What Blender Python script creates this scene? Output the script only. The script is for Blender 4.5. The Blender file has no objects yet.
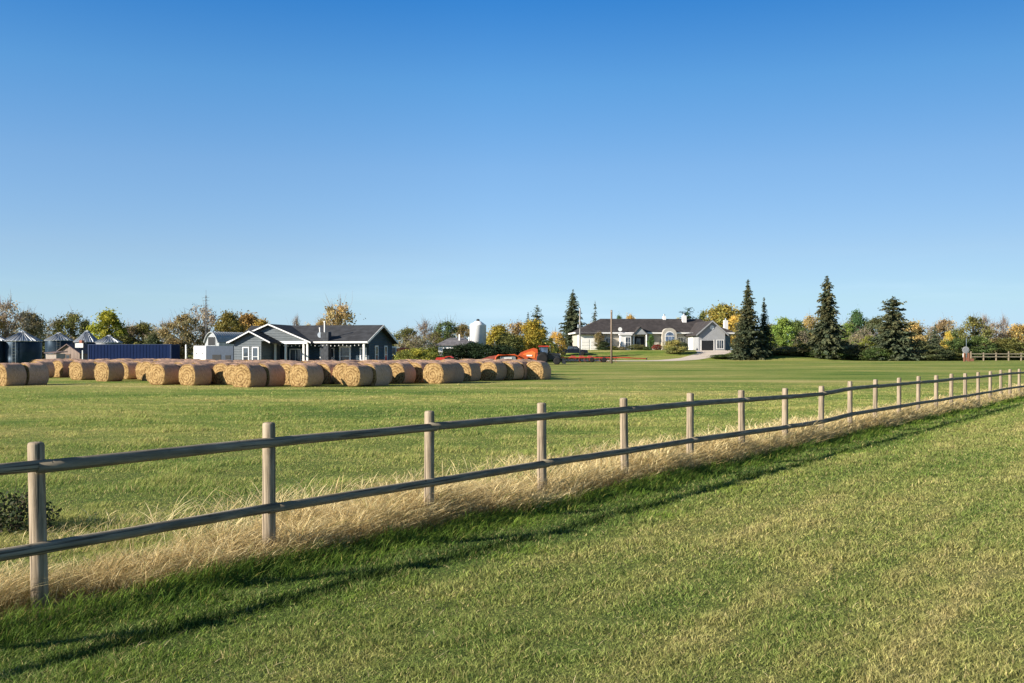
SUN_STR = 5.0; EXPO = 0.95; LEAFG = 2.2
import bpy, math, random
import numpy as np
R = math.radians
F = 995.6; CAMH = 2.0; HOR = 354.0
sc = bpy.context.scene
col = sc.collection
rng = np.random.default_rng(7)
random.seed(11)

# ------------------------------------------------------------------ noise / terrain
def _h(ix, iy, s):
    n = (ix.astype(np.int64) * 374761393 + iy.astype(np.int64) * 668265263 + s * 1442695041) & 0x7fffffff
    n = ((n ^ (n >> 13)) * 1274126177) & 0x7fffffff
    return ((n ^ (n >> 16)) & 0xffff) / 65535.0
def vn(x, y, s=0):
    x = np.asarray(x, float); y = np.asarray(y, float)
    ix = np.floor(x); iy = np.floor(y); fx = x - ix; fy = y - iy
    fx = fx * fx * (3 - 2 * fx); fy = fy * fy * (3 - 2 * fy)
    ix = ix.astype(np.int64); iy = iy.astype(np.int64)
    a = _h(ix, iy, s); b = _h(ix + 1, iy, s); c = _h(ix, iy + 1, s); d = _h(ix + 1, iy + 1, s)
    return (a * (1 - fx) + b * fx) * (1 - fy) + (c * (1 - fx) + d * fx) * fy
def fbm(x, y, s=0, o=3):
    v = 0; a = .5; t = 0
    for i in range(o):
        v = v + a * vn(np.asarray(x) * 2 ** i, np.asarray(y) * 2 ** i, s + i); t += a; a *= .5
    return v / t
def sst(a, b, x):
    t = np.clip((np.asarray(x, float) - a) / (b - a), 0, 1); return t * t * (3 - 2 * t)
def gh(x, y):
    e = .75 * sst(60, 200, y)
    m = 2.1 * sst(3, 13, x) * (1 - sst(50, 66, x)) * sst(176, 202, y)
    und = (fbm(np.asarray(x) * .35, np.asarray(y) * .35, 5) - .5) * .10 * (1 - sst(40, 90, y))
    return e + m + und
def g1(x, y): return float(gh(np.array([x]), np.array([y]))[0])
def wx(px, Y): return (px - 512.0) / F * Y
def wz(py, Y): return CAMH + (HOR - py) * Y / F
# fence line: point + unit direction, d = distance towards the lawn
P0 = np.array([-3.73, 7.87]); FD = np.array([1.372, 1.936]); FU = FD / np.linalg.norm(FD); FN = np.array([FU[1], -FU[0]])
def fd(x, y): return (x - P0[0]) * FN[0] + (y - P0[1]) * FN[1]
def fs(x, y): return (x - P0[0]) * FU[0] + (y - P0[1]) * FU[1]

# ------------------------------------------------------------------ mesh helpers
class MB:
    def __init__(s): s.v = []; s.f = []
    def add(s, vs, fs_):
        o = len(s.v); s.v += [tuple(map(float, q)) for q in vs]; s.f += [tuple(i + o for i in q) for q in fs_]; return s
    def box(s, x0, x1, y0, y1, z0, z1):
        return s.add([(x0,y0,z0),(x1,y0,z0),(x1,y1,z0),(x0,y1,z0),(x0,y0,z1),(x1,y0,z1),(x1,y1,z1),(x0,y1,z1)],
              [(0,3,2,1),(4,5,6,7),(0,1,5,4),(1,2,6,5),(2,3,7,6),(3,0,4,7)])
    def bbox(s, x0, x1, y0, y1, z0, z1, b):
        # box with chamfered vertical+top edges (front profile in xz, extruded in y)
        pts = [(x0,z0),(x1,z0),(x1,z1-b),(x1-b,z1),(x0+b,z1),(x0,z1-b)]
        return s.prism(pts, y0, y1)
    def prism(s, pts, y0, y1):
        n = len(pts)
        vs = [(p[0], y0, p[1]) for p in pts] + [(p[0], y1, p[1]) for p in pts]
        fc = [tuple(range(n)), tuple(range(2*n-1, n-1, -1))]
        for i in range(n): j = (i+1) % n; fc.append((i, i+n, j+n, j))
        return s.add(vs, fc)
    def prismx(s, pts, x0, x1):
        n = len(pts)
        vs = [(x0, p[0], p[1]) for p in pts] + [(x1, p[0], p[1]) for p in pts]
        fc = [tuple(range(n-1, -1, -1)), tuple(range(n, 2*n))]
        for i in range(n): j = (i+1) % n; fc.append((i, j, j+n, i+n))
        return s.add(vs, fc)
    def slab(s, a, b, c, d, t):
        # top quad a b c d, thickness t downwards
        lo = [(p[0], p[1], p[2]-t) for p in (a,b,c,d)]
        return s.add([a,b,c,d]+lo, [(0,1,2,3),(7,6,5,4),(0,4,5,1),(1,5,6,2),(2,6,7,3),(3,7,4,0)])
    def tube(s, pts, rads, n=8, cap=True):
        pts = [np.array(p, float) for p in pts]
        if not hasattr(rads, '__len__'): rads = [rads]*len(pts)
        o = len(s.v); ref = None
        for i, p in enumerate(pts):
            t = pts[min(i+1, len(pts)-1)] - pts[max(i-1, 0)]; t = t/ (np.linalg.norm(t)+1e-9)
            if ref is None:
                ref = np.array([1,0,0]) if abs(t[0]) < .9 else np.array([0,1,0])
            u = np.cross(t, ref); u /= np.linalg.norm(u)+1e-9; w = np.cross(t, u); ref = np.cross(u, t) if False else ref
            for k in range(n):
                a = 2*math.pi*k/n
                s.v.append(tuple(p + rads[i]*(math.cos(a)*u + math.sin(a)*w)))
        for i in range(len(pts)-1):
            for k in range(n):
                k2 = (k+1) % n
                s.f.append((o+i*n+k, o+i*n+k2, o+(i+1)*n+k2, o+(i+1)*n+k))
        if cap:
            s.f.append(tuple(o+k for k in range(n-1,-1,-1))); e = o+(len(pts)-1)*n
            s.f.append(tuple(e+k for k in range(n)))
        return s
    def lathe(s, prof, n=24, c=(0,0,0), axis='z'):
        o = len(s.v)
        for (r, z) in prof:
            for k in range(n):
                a = 2*math.pi*k/n; p = (r*math.cos(a), r*math.sin(a), z)
                if axis == 'y': p = (p[0], p[2], p[1])
                if axis == 'x': p = (p[2], p[0], p[1])
                s.v.append((p[0]+c[0], p[1]+c[1], p[2]+c[2]))
        for i in range(len(prof)-1):
            for k in range(n):
                k2 = (k+1) % n
                s.f.append((o+i*n+k, o+i*n+k2, o+(i+1)*n+k2, o+(i+1)*n+k))
        s.f.append(tuple(o+k for k in range(n-1,-1,-1))); e = o+(len(prof)-1)*n
        s.f.append(tuple(e+k for k in range(n)))
        return s
    def mesh(s, name, mat, smooth=False):
        me = bpy.data.meshes.new(name); me.from_pydata(s.v, [], s.f); me.validate()
        if mat: me.materials.append(mat)
        if smooth: me.polygons.foreach_set('use_smooth', [True]*len(me.polygons))
        me.update(); return me
    def obj(s, name, mat, parent=None, smooth=False, loc=None):
        return link(name, s.mesh(name, mat, smooth), parent, loc)
def link(name, me, parent=None, loc=None):
    o = bpy.data.objects.new(name, me); col.objects.link(o)
    if parent is not None: o.parent = parent
    if loc is not None: o.location = loc
    return o
def tag(o, label=None, cat=None, group=None, kind=None):
    if label: o['label'] = label
    if cat: o['category'] = cat
    if group: o['group'] = group
    if kind: o['kind'] = kind
    return o
def thing(name, label, cat, loc, rz=0, group=None, scale=None):
    o = bpy.data.objects.new(name, None); col.objects.link(o); o.empty_display_size = .2
    o.location = loc; o.rotation_euler = (0, 0, rz)
    if scale: o.scale = scale
    return tag(o, label, cat, group)
def np_mesh(name, verts, quads=None, tris=None, mat=None, colors=None):
    me = bpy.data.meshes.new(name)
    nv = len(verts); nq = 0 if quads is None else len(quads); nt = 0 if tris is None else len(tris)
    me.vertices.add(nv); me.vertices.foreach_set('co', np.ascontiguousarray(verts, np.float32).ravel())
    li = []; 
    if nq: li.append(np.asarray(quads, np.int32).ravel())
    if nt: li.append(np.asarray(tris, np.int32).ravel())
    li = np.concatenate(li); me.loops.add(len(li)); me.loops.foreach_set('vertex_index', li)
    starts = np.concatenate([np.arange(nq)*4, nq*4 + np.arange(nt)*3]).astype(np.int32)
    me.polygons.add(nq+nt); me.polygons.foreach_set('loop_start', starts)
    try: me.polygons.foreach_set('loop_total', np.concatenate([np.full(nq,4), np.full(nt,3)]).astype(np.int32))
    except Exception: pass
    if colors is not None:
        a = me.color_attributes.new('tint', 'FLOAT_COLOR', 'POINT')
        c = np.ones((nv, 4), np.float32); c[:, :colors.shape[1]] = colors; a.data.foreach_set('color', c.ravel())
    if mat: me.materials.append(mat)
    me.update(calc_edges=True); return me

# ------------------------------------------------------------------ materials
class NT:
    def __init__(s, name):
        s.m = bpy.data.materials.new(name); s.m.use_nodes = True; s.t = s.m.node_tree; s.t.nodes.clear()
        s.out = s.t.nodes.new('ShaderNodeOutputMaterial')
    def n(s, typ, **kw):
        nd = s.t.nodes.new(typ)
        for k, v in kw.items(): setattr(nd, k, v)
        return nd
    def set(s, sock, v):
        if hasattr(v, 'is_linked') or isinstance(v, bpy.types.NodeSocket): s.t.links.new(v, sock)
        else: sock.default_value = v
    def math(s, op, a, b=None, c=None, clamp=False):
        nd = s.n('ShaderNodeMath', operation=op, use_clamp=clamp)
        s.set(nd.inputs[0], a)
        if b is not None: s.set(nd.inputs[1], b)
        if c is not None: s.set(nd.inputs[2], c)
        return nd.outputs[0]
    def pos(s, kind='world'):
        if kind == 'world': return s.n('ShaderNodeNewGeometry').outputs['Position']
        return s.n('ShaderNodeTexCoord').outputs['Object']
    def mapv(s, v, scale=(1,1,1), rot=(0,0,0), loc=(0,0,0)):
        nd = s.n('ShaderNodeMapping'); s.set(nd.inputs['Vector'], v)
        nd.inputs['Scale'].default_value = scale; nd.inputs['Rotation'].default_value = rot; nd.inputs['Location'].default_value = loc
        return nd.outputs[0]
    def noise(s, v, scale=1, detail=3, rough=.55, dist=0):
        nd = s.n('ShaderNodeTexNoise'); s.set(nd.inputs['Vector'], v)
        nd.inputs['Scale'].default_value = scale; nd.inputs['Detail'].default_value = detail
        nd.inputs['Roughness'].default_value = rough; nd.inputs['Distortion'].default_value = dist
        return nd.outputs['Fac']
    def ramp(s, f, stops, interp='LINEAR'):
        nd = s.n('ShaderNodeValToRGB'); s.set(nd.inputs[0], f); cr = nd.color_ramp; cr.interpolation = interp
        while len(cr.elements) < len(stops): cr.elements.new(.5)
        for e, (p, c) in zip(cr.elements, stops): e.position = p; e.color = (c[0], c[1], c[2], 1)
        return nd.outputs[0]
    def mix(s, f, a, b, mode='MIX'):
        nd = s.n('ShaderNodeMix', data_type='RGBA', blend_type=mode)
        s.set(nd.inputs[0], f); s.set(nd.inputs[6], a if not isinstance(a, tuple) else (*a[:3], 1)); s.set(nd.inputs[7], b if not isinstance(b, tuple) else (*b[:3], 1))
        return nd.outputs[2]
    def mr(s, v, a, b, c=0., d=1., smooth=True):
        nd = s.n('ShaderNodeMapRange', interpolation_type='SMOOTHSTEP' if smooth else 'LINEAR')
        s.set(nd.inputs[0], v)
        for i, q in enumerate((a,b,c,d)): nd.inputs[1+i].default_value = q
        return nd.outputs[0]
    def bump(s, h, strength=.3, dist=.02):
        nd = s.n('ShaderNodeBump'); s.set(nd.inputs['Height'], h); nd.inputs['Strength'].default_value = strength
        nd.inputs['Distance'].default_value = dist; return nd.outputs[0]
    def bsdf(s, color, rough=.8, metal=0., spec=.3, normal=None, emit=None):
        nd = s.n('ShaderNodeBsdfPrincipled'); s.set(nd.inputs['Base Color'], color if not isinstance(color, tuple) else (*color[:3], 1))
        s.set(nd.inputs['Roughness'], rough); s.set(nd.inputs['Metallic'], metal); s.set(nd.inputs['Specular IOR Level'], spec)
        if normal is not None: s.t.links.new(normal, nd.inputs['Normal'])
        return nd.outputs[0]
    def end(s, sh): s.t.links.new(sh, s.out.inputs['Surface']); return s.m
    def leafy(s, color, trans=.35, rough=.7):
        b = s.bsdf(color, rough, 0, .25)
        t = s.n('ShaderNodeBsdfTranslucent'); s.set(t.inputs['Color'], color)
        mx = s.n('ShaderNodeMixShader'); mx.inputs[0].default_value = trans
        s.t.links.new(b, mx.inputs[1]); s.t.links.new(t.outputs[0], mx.inputs[2]); return mx.outputs[0]

_mc = {}
def paint(name, c, rough=.5, metal=0., var=.18, scale=2.5, spec=.3, bump=0.):
    if name in _mc: return _mc[name]
    t = NT(name); p = t.pos('obj')
    n = t.noise(p, scale, 4, .65); n2 = t.noise(t.mapv(p, (3, 3, .6)), scale*1.7, 3)
    f = t.mr(t.math('ADD', t.math('MULTIPLY', n, .6), t.math('MULTIPLY', n2, .4)), .3, .7, 1-var, 1+var)
    cc = t.mix(1., c, t.n('ShaderNodeCombineColor').outputs[0], 'MULTIPLY')
    comb = cc.node.inputs[7].links[0].from_node
    for i in range(3): t.set(comb.inputs[i], f)
    nm = t.bump(n, bump, .03) if bump else None
    _mc[name] = t.end(t.bsdf(cc, rough, metal, spec, nm)); return _mc[name]
def ribbed(name, c, axis, period, rough=.5, metal=0., depth=.4, var=.12):
    # corrugated / clapboard / shingle-course surface
    if name in _mc: return _mc[name]
    t = NT(name); p = t.pos('obj')
    sep = t.n('ShaderNodeSeparateXYZ'); t.set(sep.inputs[0], p)
    if axis == 'ang':
        a = t.math('MULTIPLY', t.math('ARCTAN2', sep.outputs[1], sep.outputs[0]), 1/period)
    else: a = t.math('MULTIPLY', sep.outputs['XYZ'.index(axis)], 1/period)
    fr = t.math('FRACT', a)
    h = t.math('PINGPONG', t.math('MULTIPLY', fr, 2.), 1.) if depth > 0 else fr
    n = t.noise(p, 1.3, 4, .6); f = t.mr(n, .3, .7, 1-var, 1+var)
    cm = t.n('ShaderNodeCombineColor')
    for i in range(3): t.set(cm.inputs[i], f)
    cc = t.mix(1., c, cm.outputs[0], 'MULTIPLY')
    _mc[name] = t.end(t.bsdf(cc, rough, metal, .3, t.bump(h, min(1, abs(depth)*1.5), period*.25))); return _mc[name]
def glass_mat(name, c=(.03,.04,.055)):
    if name in _mc: return _mc[name]
    t = NT(name); n = t.noise(t.pos('obj'), 1.1, 2)
    cc = t.mix(t.mr(n, .4, .6), (c[0]*.6, c[1]*.6, c[2]*.6), (c[0]*1.5, c[1]*1.5, c[2]*1.5))
    _mc[name] = t.end(t.bsdf(cc, .08, 0, .6)); return _mc[name]

def grass_colour(t):
    """one colour field in world space, shared by the turf sheet and every blade on it"""
    p = t.pos('world'); sep = t.n('ShaderNodeSeparateXYZ'); t.set(sep.inputs[0], p)
    x, y = sep.outputs[0], sep.outputs[1]
    d = t.math('ADD', t.math('MULTIPLY', x, float(FN[0])), t.math('MULTIPLY_ADD', y, float(FN[1]), -float(P0 @ FN)))
    s = t.math('ADD', t.math('MULTIPLY', x, float(FU[0])), t.math('MULTIPLY', y, float(FU[1])))
    flat = t.n('ShaderNodeCombineXYZ'); t.set(flat.inputs[0], x); t.set(flat.inputs[1], y)
    fl = flat.outputs[0]
    sd = t.n('ShaderNodeCombineXYZ'); t.set(sd.inputs[0], t.math('MULTIPLY', s, .12)); t.set(sd.inputs[1], t.math('MULTIPLY', d, .95))
    streak = t.noise(sd.outputs[0], 1.0, 3, .6)
    fldv = t.n('ShaderNodeCombineXYZ'); t.set(fldv.inputs[0], t.math('MULTIPLY', x, .045)); t.set(fldv.inputs[1], t.math('MULTIPLY', y, .16))
    band = t.noise(fldv.outputs[0], 1.0, 4, .62, .4)
    big = t.noise(fl, .11, 3, .5); mid = t.noise(fl, .8, 3, .6); fine = t.noise(fl, 5.5, 4, .7)
    side = t.mr(d, -.5, .8)
    st = t.math('ADD', t.math('MULTIPLY', band, t.math('SUBTRACT', 1., side)), t.math('MULTIPLY', t.math('MULTIPLY_ADD', streak, .78, .105), side))
    f = t.math('ADD', t.math('MULTIPLY', st, .52), t.math('ADD', t.math('MULTIPLY', big, .16), t.math('ADD', t.math('MULTIPLY', mid, .17), t.math('MULTIPLY', fine, .15))))
    # farther out on the lawn side the turf dries; close to the fence it is lush
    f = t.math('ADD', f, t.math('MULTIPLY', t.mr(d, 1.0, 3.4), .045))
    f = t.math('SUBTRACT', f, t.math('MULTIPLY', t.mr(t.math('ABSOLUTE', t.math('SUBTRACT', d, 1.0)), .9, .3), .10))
    f = t.math('ADD', f, t.math('MULTIPLY', t.mr(y, 22., 70.), .03))
    sd2 = t.n('ShaderNodeCombineXYZ'); t.set(sd2.inputs[0], t.math('MULTIPLY', s, .22)); t.set(sd2.inputs[1], t.math('MULTIPLY', d, 1.9))
    f = t.math('ADD', f, t.math('MULTIPLY', t.math('SUBTRACT', t.noise(sd2.outputs[0], 1., 3, .6), .47), t.math('MULTIPLY', t.mr(d, 2.6, 6.), .19)))
    bv_ = t.n('ShaderNodeCombineXYZ'); t.set(bv_.inputs[0], t.math('MULTIPLY', x, .02)); t.set(bv_.inputs[1], t.math('MULTIPLY', y, .11))
    f = t.math('ADD', f, t.math('MULTIPLY', t.math('SUBTRACT', t.noise(bv_.outputs[0], 1., 4, .65, .3), .48), t.math('MULTIPLY', t.mr(y, 40., 80.), .5)))
    c = t.ramp(f, [(.36, (.045,.088,.016)), (.455, (.090,.142,.026)), (.53, (.150,.182,.044)), (.60, (.225,.222,.072)), (.72, (.34,.29,.13))])
    return c, d, f
# ------------------------------------------------------------------ camera, sky, sun
cam = bpy.data.cameras.new('camera'); cam.lens = 35; cam.sensor_width = 36; cam.clip_start = .1; cam.clip_end = 9000
cam.shift_y = (HOR-341.5)/1024
co = bpy.data.objects.new('camera', cam); col.objects.link(co); co.location = (0, 0, CAMH); co.rotation_euler = (R(90), 0, 0)
sc.camera = co
SUN_EL = 21.0; SH = np.array([-.895, -.446])
az = math.atan2(SH[0], SH[1])
w = bpy.data.worlds.new('World'); sc.world = w; w.use_nodes = True
wt = w.node_tree; wt.nodes.clear()
sky = wt.nodes.new('ShaderNodeTexSky'); sky.sky_type = 'NISHITA'; sky.sun_disc = False
sky.sun_elevation = R(SUN_EL); sky.sun_rotation = az; sky.altitude = 600; sky.air_density = 1.0; sky.dust_density = .2; sky.ozone_density = 2.0
bg = wt.nodes.new('ShaderNodeBackground'); bg.inputs[1].default_value = .2/2**EXPO
wo = wt.nodes.new('ShaderNodeOutputWorld')
# clear autumn air: deeper blue higher up, pale horizon; zenith tinted warmer to neutralise blue shadows
tc = wt.nodes.new('ShaderNodeTexCoord'); sp_ = wt.nodes.new('ShaderNodeSeparateXYZ'); wt.links.new(tc.outputs['Generated'], sp_.inputs[0])
rp = wt.nodes.new('ShaderNodeValToRGB'); wt.links.new(sp_.outputs[2], rp.inputs[0])
stops = [(.0,(.84,1.15,1.95)),(.024,(.88,1.17,1.9)),(.052,(1.02,1.24,1.63)),(.099,(1.13,1.27,1.55)),(.182,(1.06,1.363,1.674)),(.261,(.745,1.37,1.81)),(.335,(.344,1.133,1.84)),(.55,(.75,1.0,1.12)),(1.,(1.1,1.0,.92))]
while len(rp.color_ramp.elements) < len(stops): rp.color_ramp.elements.new(.5)
for e_, (p_, c_) in zip(rp.color_ramp.elements, stops): e_.position = p_; e_.color = (c_[0]/2, c_[1]/2, c_[2]/2, 1)
mxs = wt.nodes.new('ShaderNodeMix'); mxs.data_type = 'RGBA'; mxs.blend_type = 'MULTIPLY'; mxs.inputs[0].default_value = 1
wt.links.new(sky.outputs[0], mxs.inputs[6]); wt.links.new(rp.outputs[0], mxs.inputs[7]); az_ = wt.nodes.new('ShaderNodeMapRange'); az_.inputs[1].default_value = -.02; az_.inputs[2].default_value = .46; az_.inputs[3].default_value = 1; az_.inputs[4].default_value = .74; wt.links.new(sp_.outputs[0], az_.inputs[0])
mx2 = wt.nodes.new('ShaderNodeMix'); mx2.data_type = 'RGBA'; mx2.blend_type = 'MULTIPLY'; mx2.inputs[0].default_value = 1; wt.links.new(mxs.outputs[2], mx2.inputs[6]); wt.links.new(az_.outputs[0], mx2.inputs[7])
# a trace of thin high cloud low in the sky
mp = wt.nodes.new('ShaderNodeMapping'); mp.inputs['Scale'].default_value = (3.2, 3.2, 34); wt.links.new(tc.outputs['Generated'], mp.inputs[0])
nz = wt.nodes.new('ShaderNodeTexNoise'); nz.inputs['Scale'].default_value = 1.0; nz.inputs['Detail'].default_value = 6; nz.inputs['Roughness'].default_value = .6; wt.links.new(mp.outputs[0], nz.inputs['Vector'])
m1 = wt.nodes.new('ShaderNodeMapRange'); m1.interpolation_type = 'SMOOTHSTEP'; m1.inputs[1].default_value = .46; m1.inputs[2].default_value = .75; m1.inputs[4].default_value = .06; wt.links.new(nz.outputs['Fac'], m1.inputs[0])
m2 = wt.nodes.new('ShaderNodeMapRange'); m2.interpolation_type = 'SMOOTHSTEP'; m2.inputs[1].default_value = .12; m2.inputs[2].default_value = .03; wt.links.new(sp_.outputs[2], m2.inputs[0])
m3 = wt.nodes.new('ShaderNodeMath'); m3.operation = 'MULTIPLY'; wt.links.new(m1.outputs[0], m3.inputs[0]); wt.links.new(m2.outputs[0], m3.inputs[1])
mx3 = wt.nodes.new('ShaderNodeMix'); mx3.data_type = 'RGBA'; wt.links.new(m3.outputs[0], mx3.inputs[0]); wt.links.new(mx2.outputs[2], mx3.inputs[6]); mx3.inputs[7].default_value = (7.6, 8.2, 8.6, 1)
wt.links.new(mx3.outputs[2], bg.inputs[0])
wt.links.new(bg.outputs[0], wo.inputs[0])
sl = bpy.data.lights.new('sun', 'SUN'); sl.energy = SUN_STR; sl.angle = R(.5); sl.color = (1, .90, .76)
so = bpy.data.objects.new('sun', sl); col.objects.link(so)
sv = np.array([SH[0]*math.cos(R(SUN_EL))/np.linalg.norm(SH), SH[1]*math.cos(R(SUN_EL))/np.linalg.norm(SH), math.sin(R(SUN_EL))])
import mathutils
so.rotation_euler = mathutils.Vector(sv).to_track_quat('Z', 'Y').to_euler(); so.location = (-30, -10, 30)
sc.view_settings.view_transform = 'Standard'; sc.view_settings.look = 'None'; sc.view_settings.exposure = EXPO; sc.view_settings.gamma = 1
sc.view_settings.use_curve_mapping = False
sc.cycles.max_bounces = 6; sc.cycles.transparent_max_bounces = 4; sc.cycles.use_denoising = True

# ------------------------------------------------------------------ ground sheet
def axis_lines(segs):
    out = [segs[0][0]]
    for a, b, st in segs:
        n = max(1, int(round((b-a)/st))); out += list(np.linspace(a, b, n+1)[1:])
    return np.array(out)
gx = axis_lines([(-3000,-600,400),(-600,-160,40),(-160,-40,4),(-40,40,.8),(40,160,3),(160,600,40),(600,3000,400)])
gy = axis_lines([(-60,-10,10),(-10,4,2),(4,60,.8),(60,240,2.5),(240,600,30),(600,6000,600)])
XX, YY = np.meshgrid(gx, gy); ZZ = gh(XX, YY)
nx, ny = len(gx), len(gy)
gv = np.stack([XX.ravel(), YY.ravel(), ZZ.ravel()], 1)
ii = (np.arange(ny-1)[:, None]*nx + np.arange(nx-1)[None]).ravel()
gq = np.stack([ii, ii+1, ii+nx+1, ii+nx], 1)
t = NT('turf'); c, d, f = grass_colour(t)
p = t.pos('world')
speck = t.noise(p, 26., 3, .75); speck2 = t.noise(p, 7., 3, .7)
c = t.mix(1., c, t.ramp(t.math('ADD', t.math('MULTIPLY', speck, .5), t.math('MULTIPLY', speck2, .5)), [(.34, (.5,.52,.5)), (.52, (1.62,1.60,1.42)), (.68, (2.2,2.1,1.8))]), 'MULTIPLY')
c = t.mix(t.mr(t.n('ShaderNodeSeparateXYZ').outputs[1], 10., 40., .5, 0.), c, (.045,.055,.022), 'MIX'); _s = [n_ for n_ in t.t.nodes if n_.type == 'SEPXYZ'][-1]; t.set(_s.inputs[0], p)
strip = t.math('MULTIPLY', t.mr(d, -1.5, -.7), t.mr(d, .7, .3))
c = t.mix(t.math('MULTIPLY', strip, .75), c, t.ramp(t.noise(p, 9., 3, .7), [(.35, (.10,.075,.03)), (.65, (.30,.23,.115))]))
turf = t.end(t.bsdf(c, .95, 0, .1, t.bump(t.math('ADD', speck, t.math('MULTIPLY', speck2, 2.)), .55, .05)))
ground = link('ground', np_mesh('ground', gv, gq, None, turf)); tag(ground, kind='structure')
ground.data.polygons.foreach_set('use_smooth', [True]*len(ground.data.polygons))

# ------------------------------------------------------------------ grass blades
def blade_mesh(name, X, Y, H, W, lean, lang, mat, tint, segs=2, droop=1.0, headw=0.0, z0=-.01):
    """curved tapering blades: lean = horizontal reach, lang = direction of the lean"""
    n = len(X); ang = rng.uniform(0, math.pi, n)
    ax, ay = np.cos(ang), np.sin(ang); lx, ly = np.cos(lang)*lean, np.sin(lang)*lean
    base = np.stack([X, Y, gh(X, Y)+z0], 1); rows = []
    for k in range(segs):
        u = k/segs
        wk = W*(1-.35*u) if headw == 0 else W*(1 + (headw-1)*(1 if (k == segs-1) else 0))
        c = base + np.stack([lx*u**(1+droop), ly*u**(1+droop), H*(u - .18*droop*u*u*(lean/np.maximum(H,1e-3))**.5)], 1)
        off = np.stack([ax*wk/2, ay*wk/2, np.zeros(n)], 1)
        rows += [c-off, c+off]
    u = 1
    rows.append(base + np.stack([lx, ly, H*(1 - .18*droop*(lean/np.maximum(H,1e-3))**.5)], 1))
    V = np.stack(rows, 1); m = V.shape[1]; o = np.arange(n)*m
    quads = [np.stack([o+2*k, o+2*k+1, o+2*k+3, o+2*k+2], 1) for k in range(segs-1)]
    tris = np.stack([o+2*(segs-1), o+2*(segs-1)+1, o+2*segs], 1)
    C = np.repeat(tint, m, 0)
    return np_mesh(name, V.reshape(-1, 3), np.concatenate(quads) if quads else None, tris, mat, C)
def scatter(y0, y1, dens, margin=1.12, pad=.8):
    """random points over the strip y0..y1 in front of the camera, density per m2 given by dens(y)"""
    ys = np.linspace(y0, y1, 400); half = .515*margin*ys + pad; wgt = dens(ys)*2*half
    tot = int(np.trapezoid(wgt, ys) if hasattr(np, 'trapezoid') else np.trapz(wgt, ys))
    cdf = np.cumsum(wgt); cdf /= cdf[-1]
    Y = np.interp(rng.random(tot), cdf, ys); X = (rng.random(tot)*2-1)*(.515*margin*Y+pad)
    return X, Y
def turf_mat(name, gain, hue=(1,1,1), trans=.4):
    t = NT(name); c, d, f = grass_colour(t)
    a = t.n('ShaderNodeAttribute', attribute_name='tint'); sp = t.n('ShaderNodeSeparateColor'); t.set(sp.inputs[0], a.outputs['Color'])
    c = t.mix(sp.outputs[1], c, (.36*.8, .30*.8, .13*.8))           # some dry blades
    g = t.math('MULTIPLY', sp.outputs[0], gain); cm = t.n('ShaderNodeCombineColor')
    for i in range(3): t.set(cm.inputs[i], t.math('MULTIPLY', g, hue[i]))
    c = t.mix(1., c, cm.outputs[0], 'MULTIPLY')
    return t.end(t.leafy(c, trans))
m_lawn = turf_mat('lawn_blade', 1.75, (1.02,1.0,1.05)); m_field = turf_mat('field_blade', 2.05, (1.06,.98,1.05)); m_lush = turf_mat('lush_blade', 1.75, (.92,1.0,.62))
m_shadow_line = turf_mat('shadow_line_blade', 1.0, (.92,1.0,.66)); m_clip = paint('dead_clipping', (.42,.36,.20), .9, 0, .3, 3.)  # first: blades coloured darker to draw in the rail's shadow line
def tints(n, lo, hi, dry):
    return np.stack([rng.uniform(lo, hi, n), np.where(rng.random(n) < dry, rng.uniform(.4, 1, n), rng.uniform(0, .12, n)), rng.random(n)], 1)

# mown lawn on the near side
X, Y = scatter(4.2, 55, lambda y: np.minimum(6200, 6200*(6.5/y)**1.55), 1.2, 3.5)
dd = fd(X, Y); k = dd > .9 + .5*(vn(X*1.3, Y*1.3, 9)-.5); X, Y = X[k], Y[k]
tuft = fbm(X*3.2, Y*3.2, 21); n = len(X)
lod = (Y/6.5)**.8
H = (.022+.085*tuft**2.2)*rng.uniform(.45, 1.3, n)*(1+.25*(lod-1)); W = .0058*lod*rng.uniform(.5, 1.5, n)
me = blade_mesh('mown_grass', X, Y, H, W, H*rng.uniform(.2, 1.3, n), rng.uniform(0, 2*math.pi, n), m_lawn, tints(n, .42, 1.55, .16))
tag(link('mown_grass', me), 'short mown lawn grass on the near side of the rail fence', 'grass', kind='stuff')

# rougher field on the far side
X, Y = scatter(7, 75, lambda y: np.minimum(2300, 2300*(9/y)**1.6))
dd = fd(X, Y); k = (dd < -.35) & (rng.random(len(X)) < 1-sst(38, 74, Y)); X, Y = X[k], Y[k]
tuft = fbm(X*1.1, Y*1.1, 33); n = len(X); lod = (Y/9)**.85
H = (.035+.34*np.clip(tuft-.40, 0, 1)**1.15)*rng.uniform(.5, 1.2, n)*(1-.35*sst(25, 60, Y)); W = .005*lod*rng.uniform(.6, 1.4, n)
me = blade_mesh('pasture_grass', X, Y, H, W, H*rng.uniform(.3, 1.2, n), rng.normal(.3, 1.2, n), m_field, tints(n, .58, 1.40, .16))
tag(link('pasture_grass', me), 'rough green pasture grass behind the rail fence', 'grass', kind='stuff')

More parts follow.
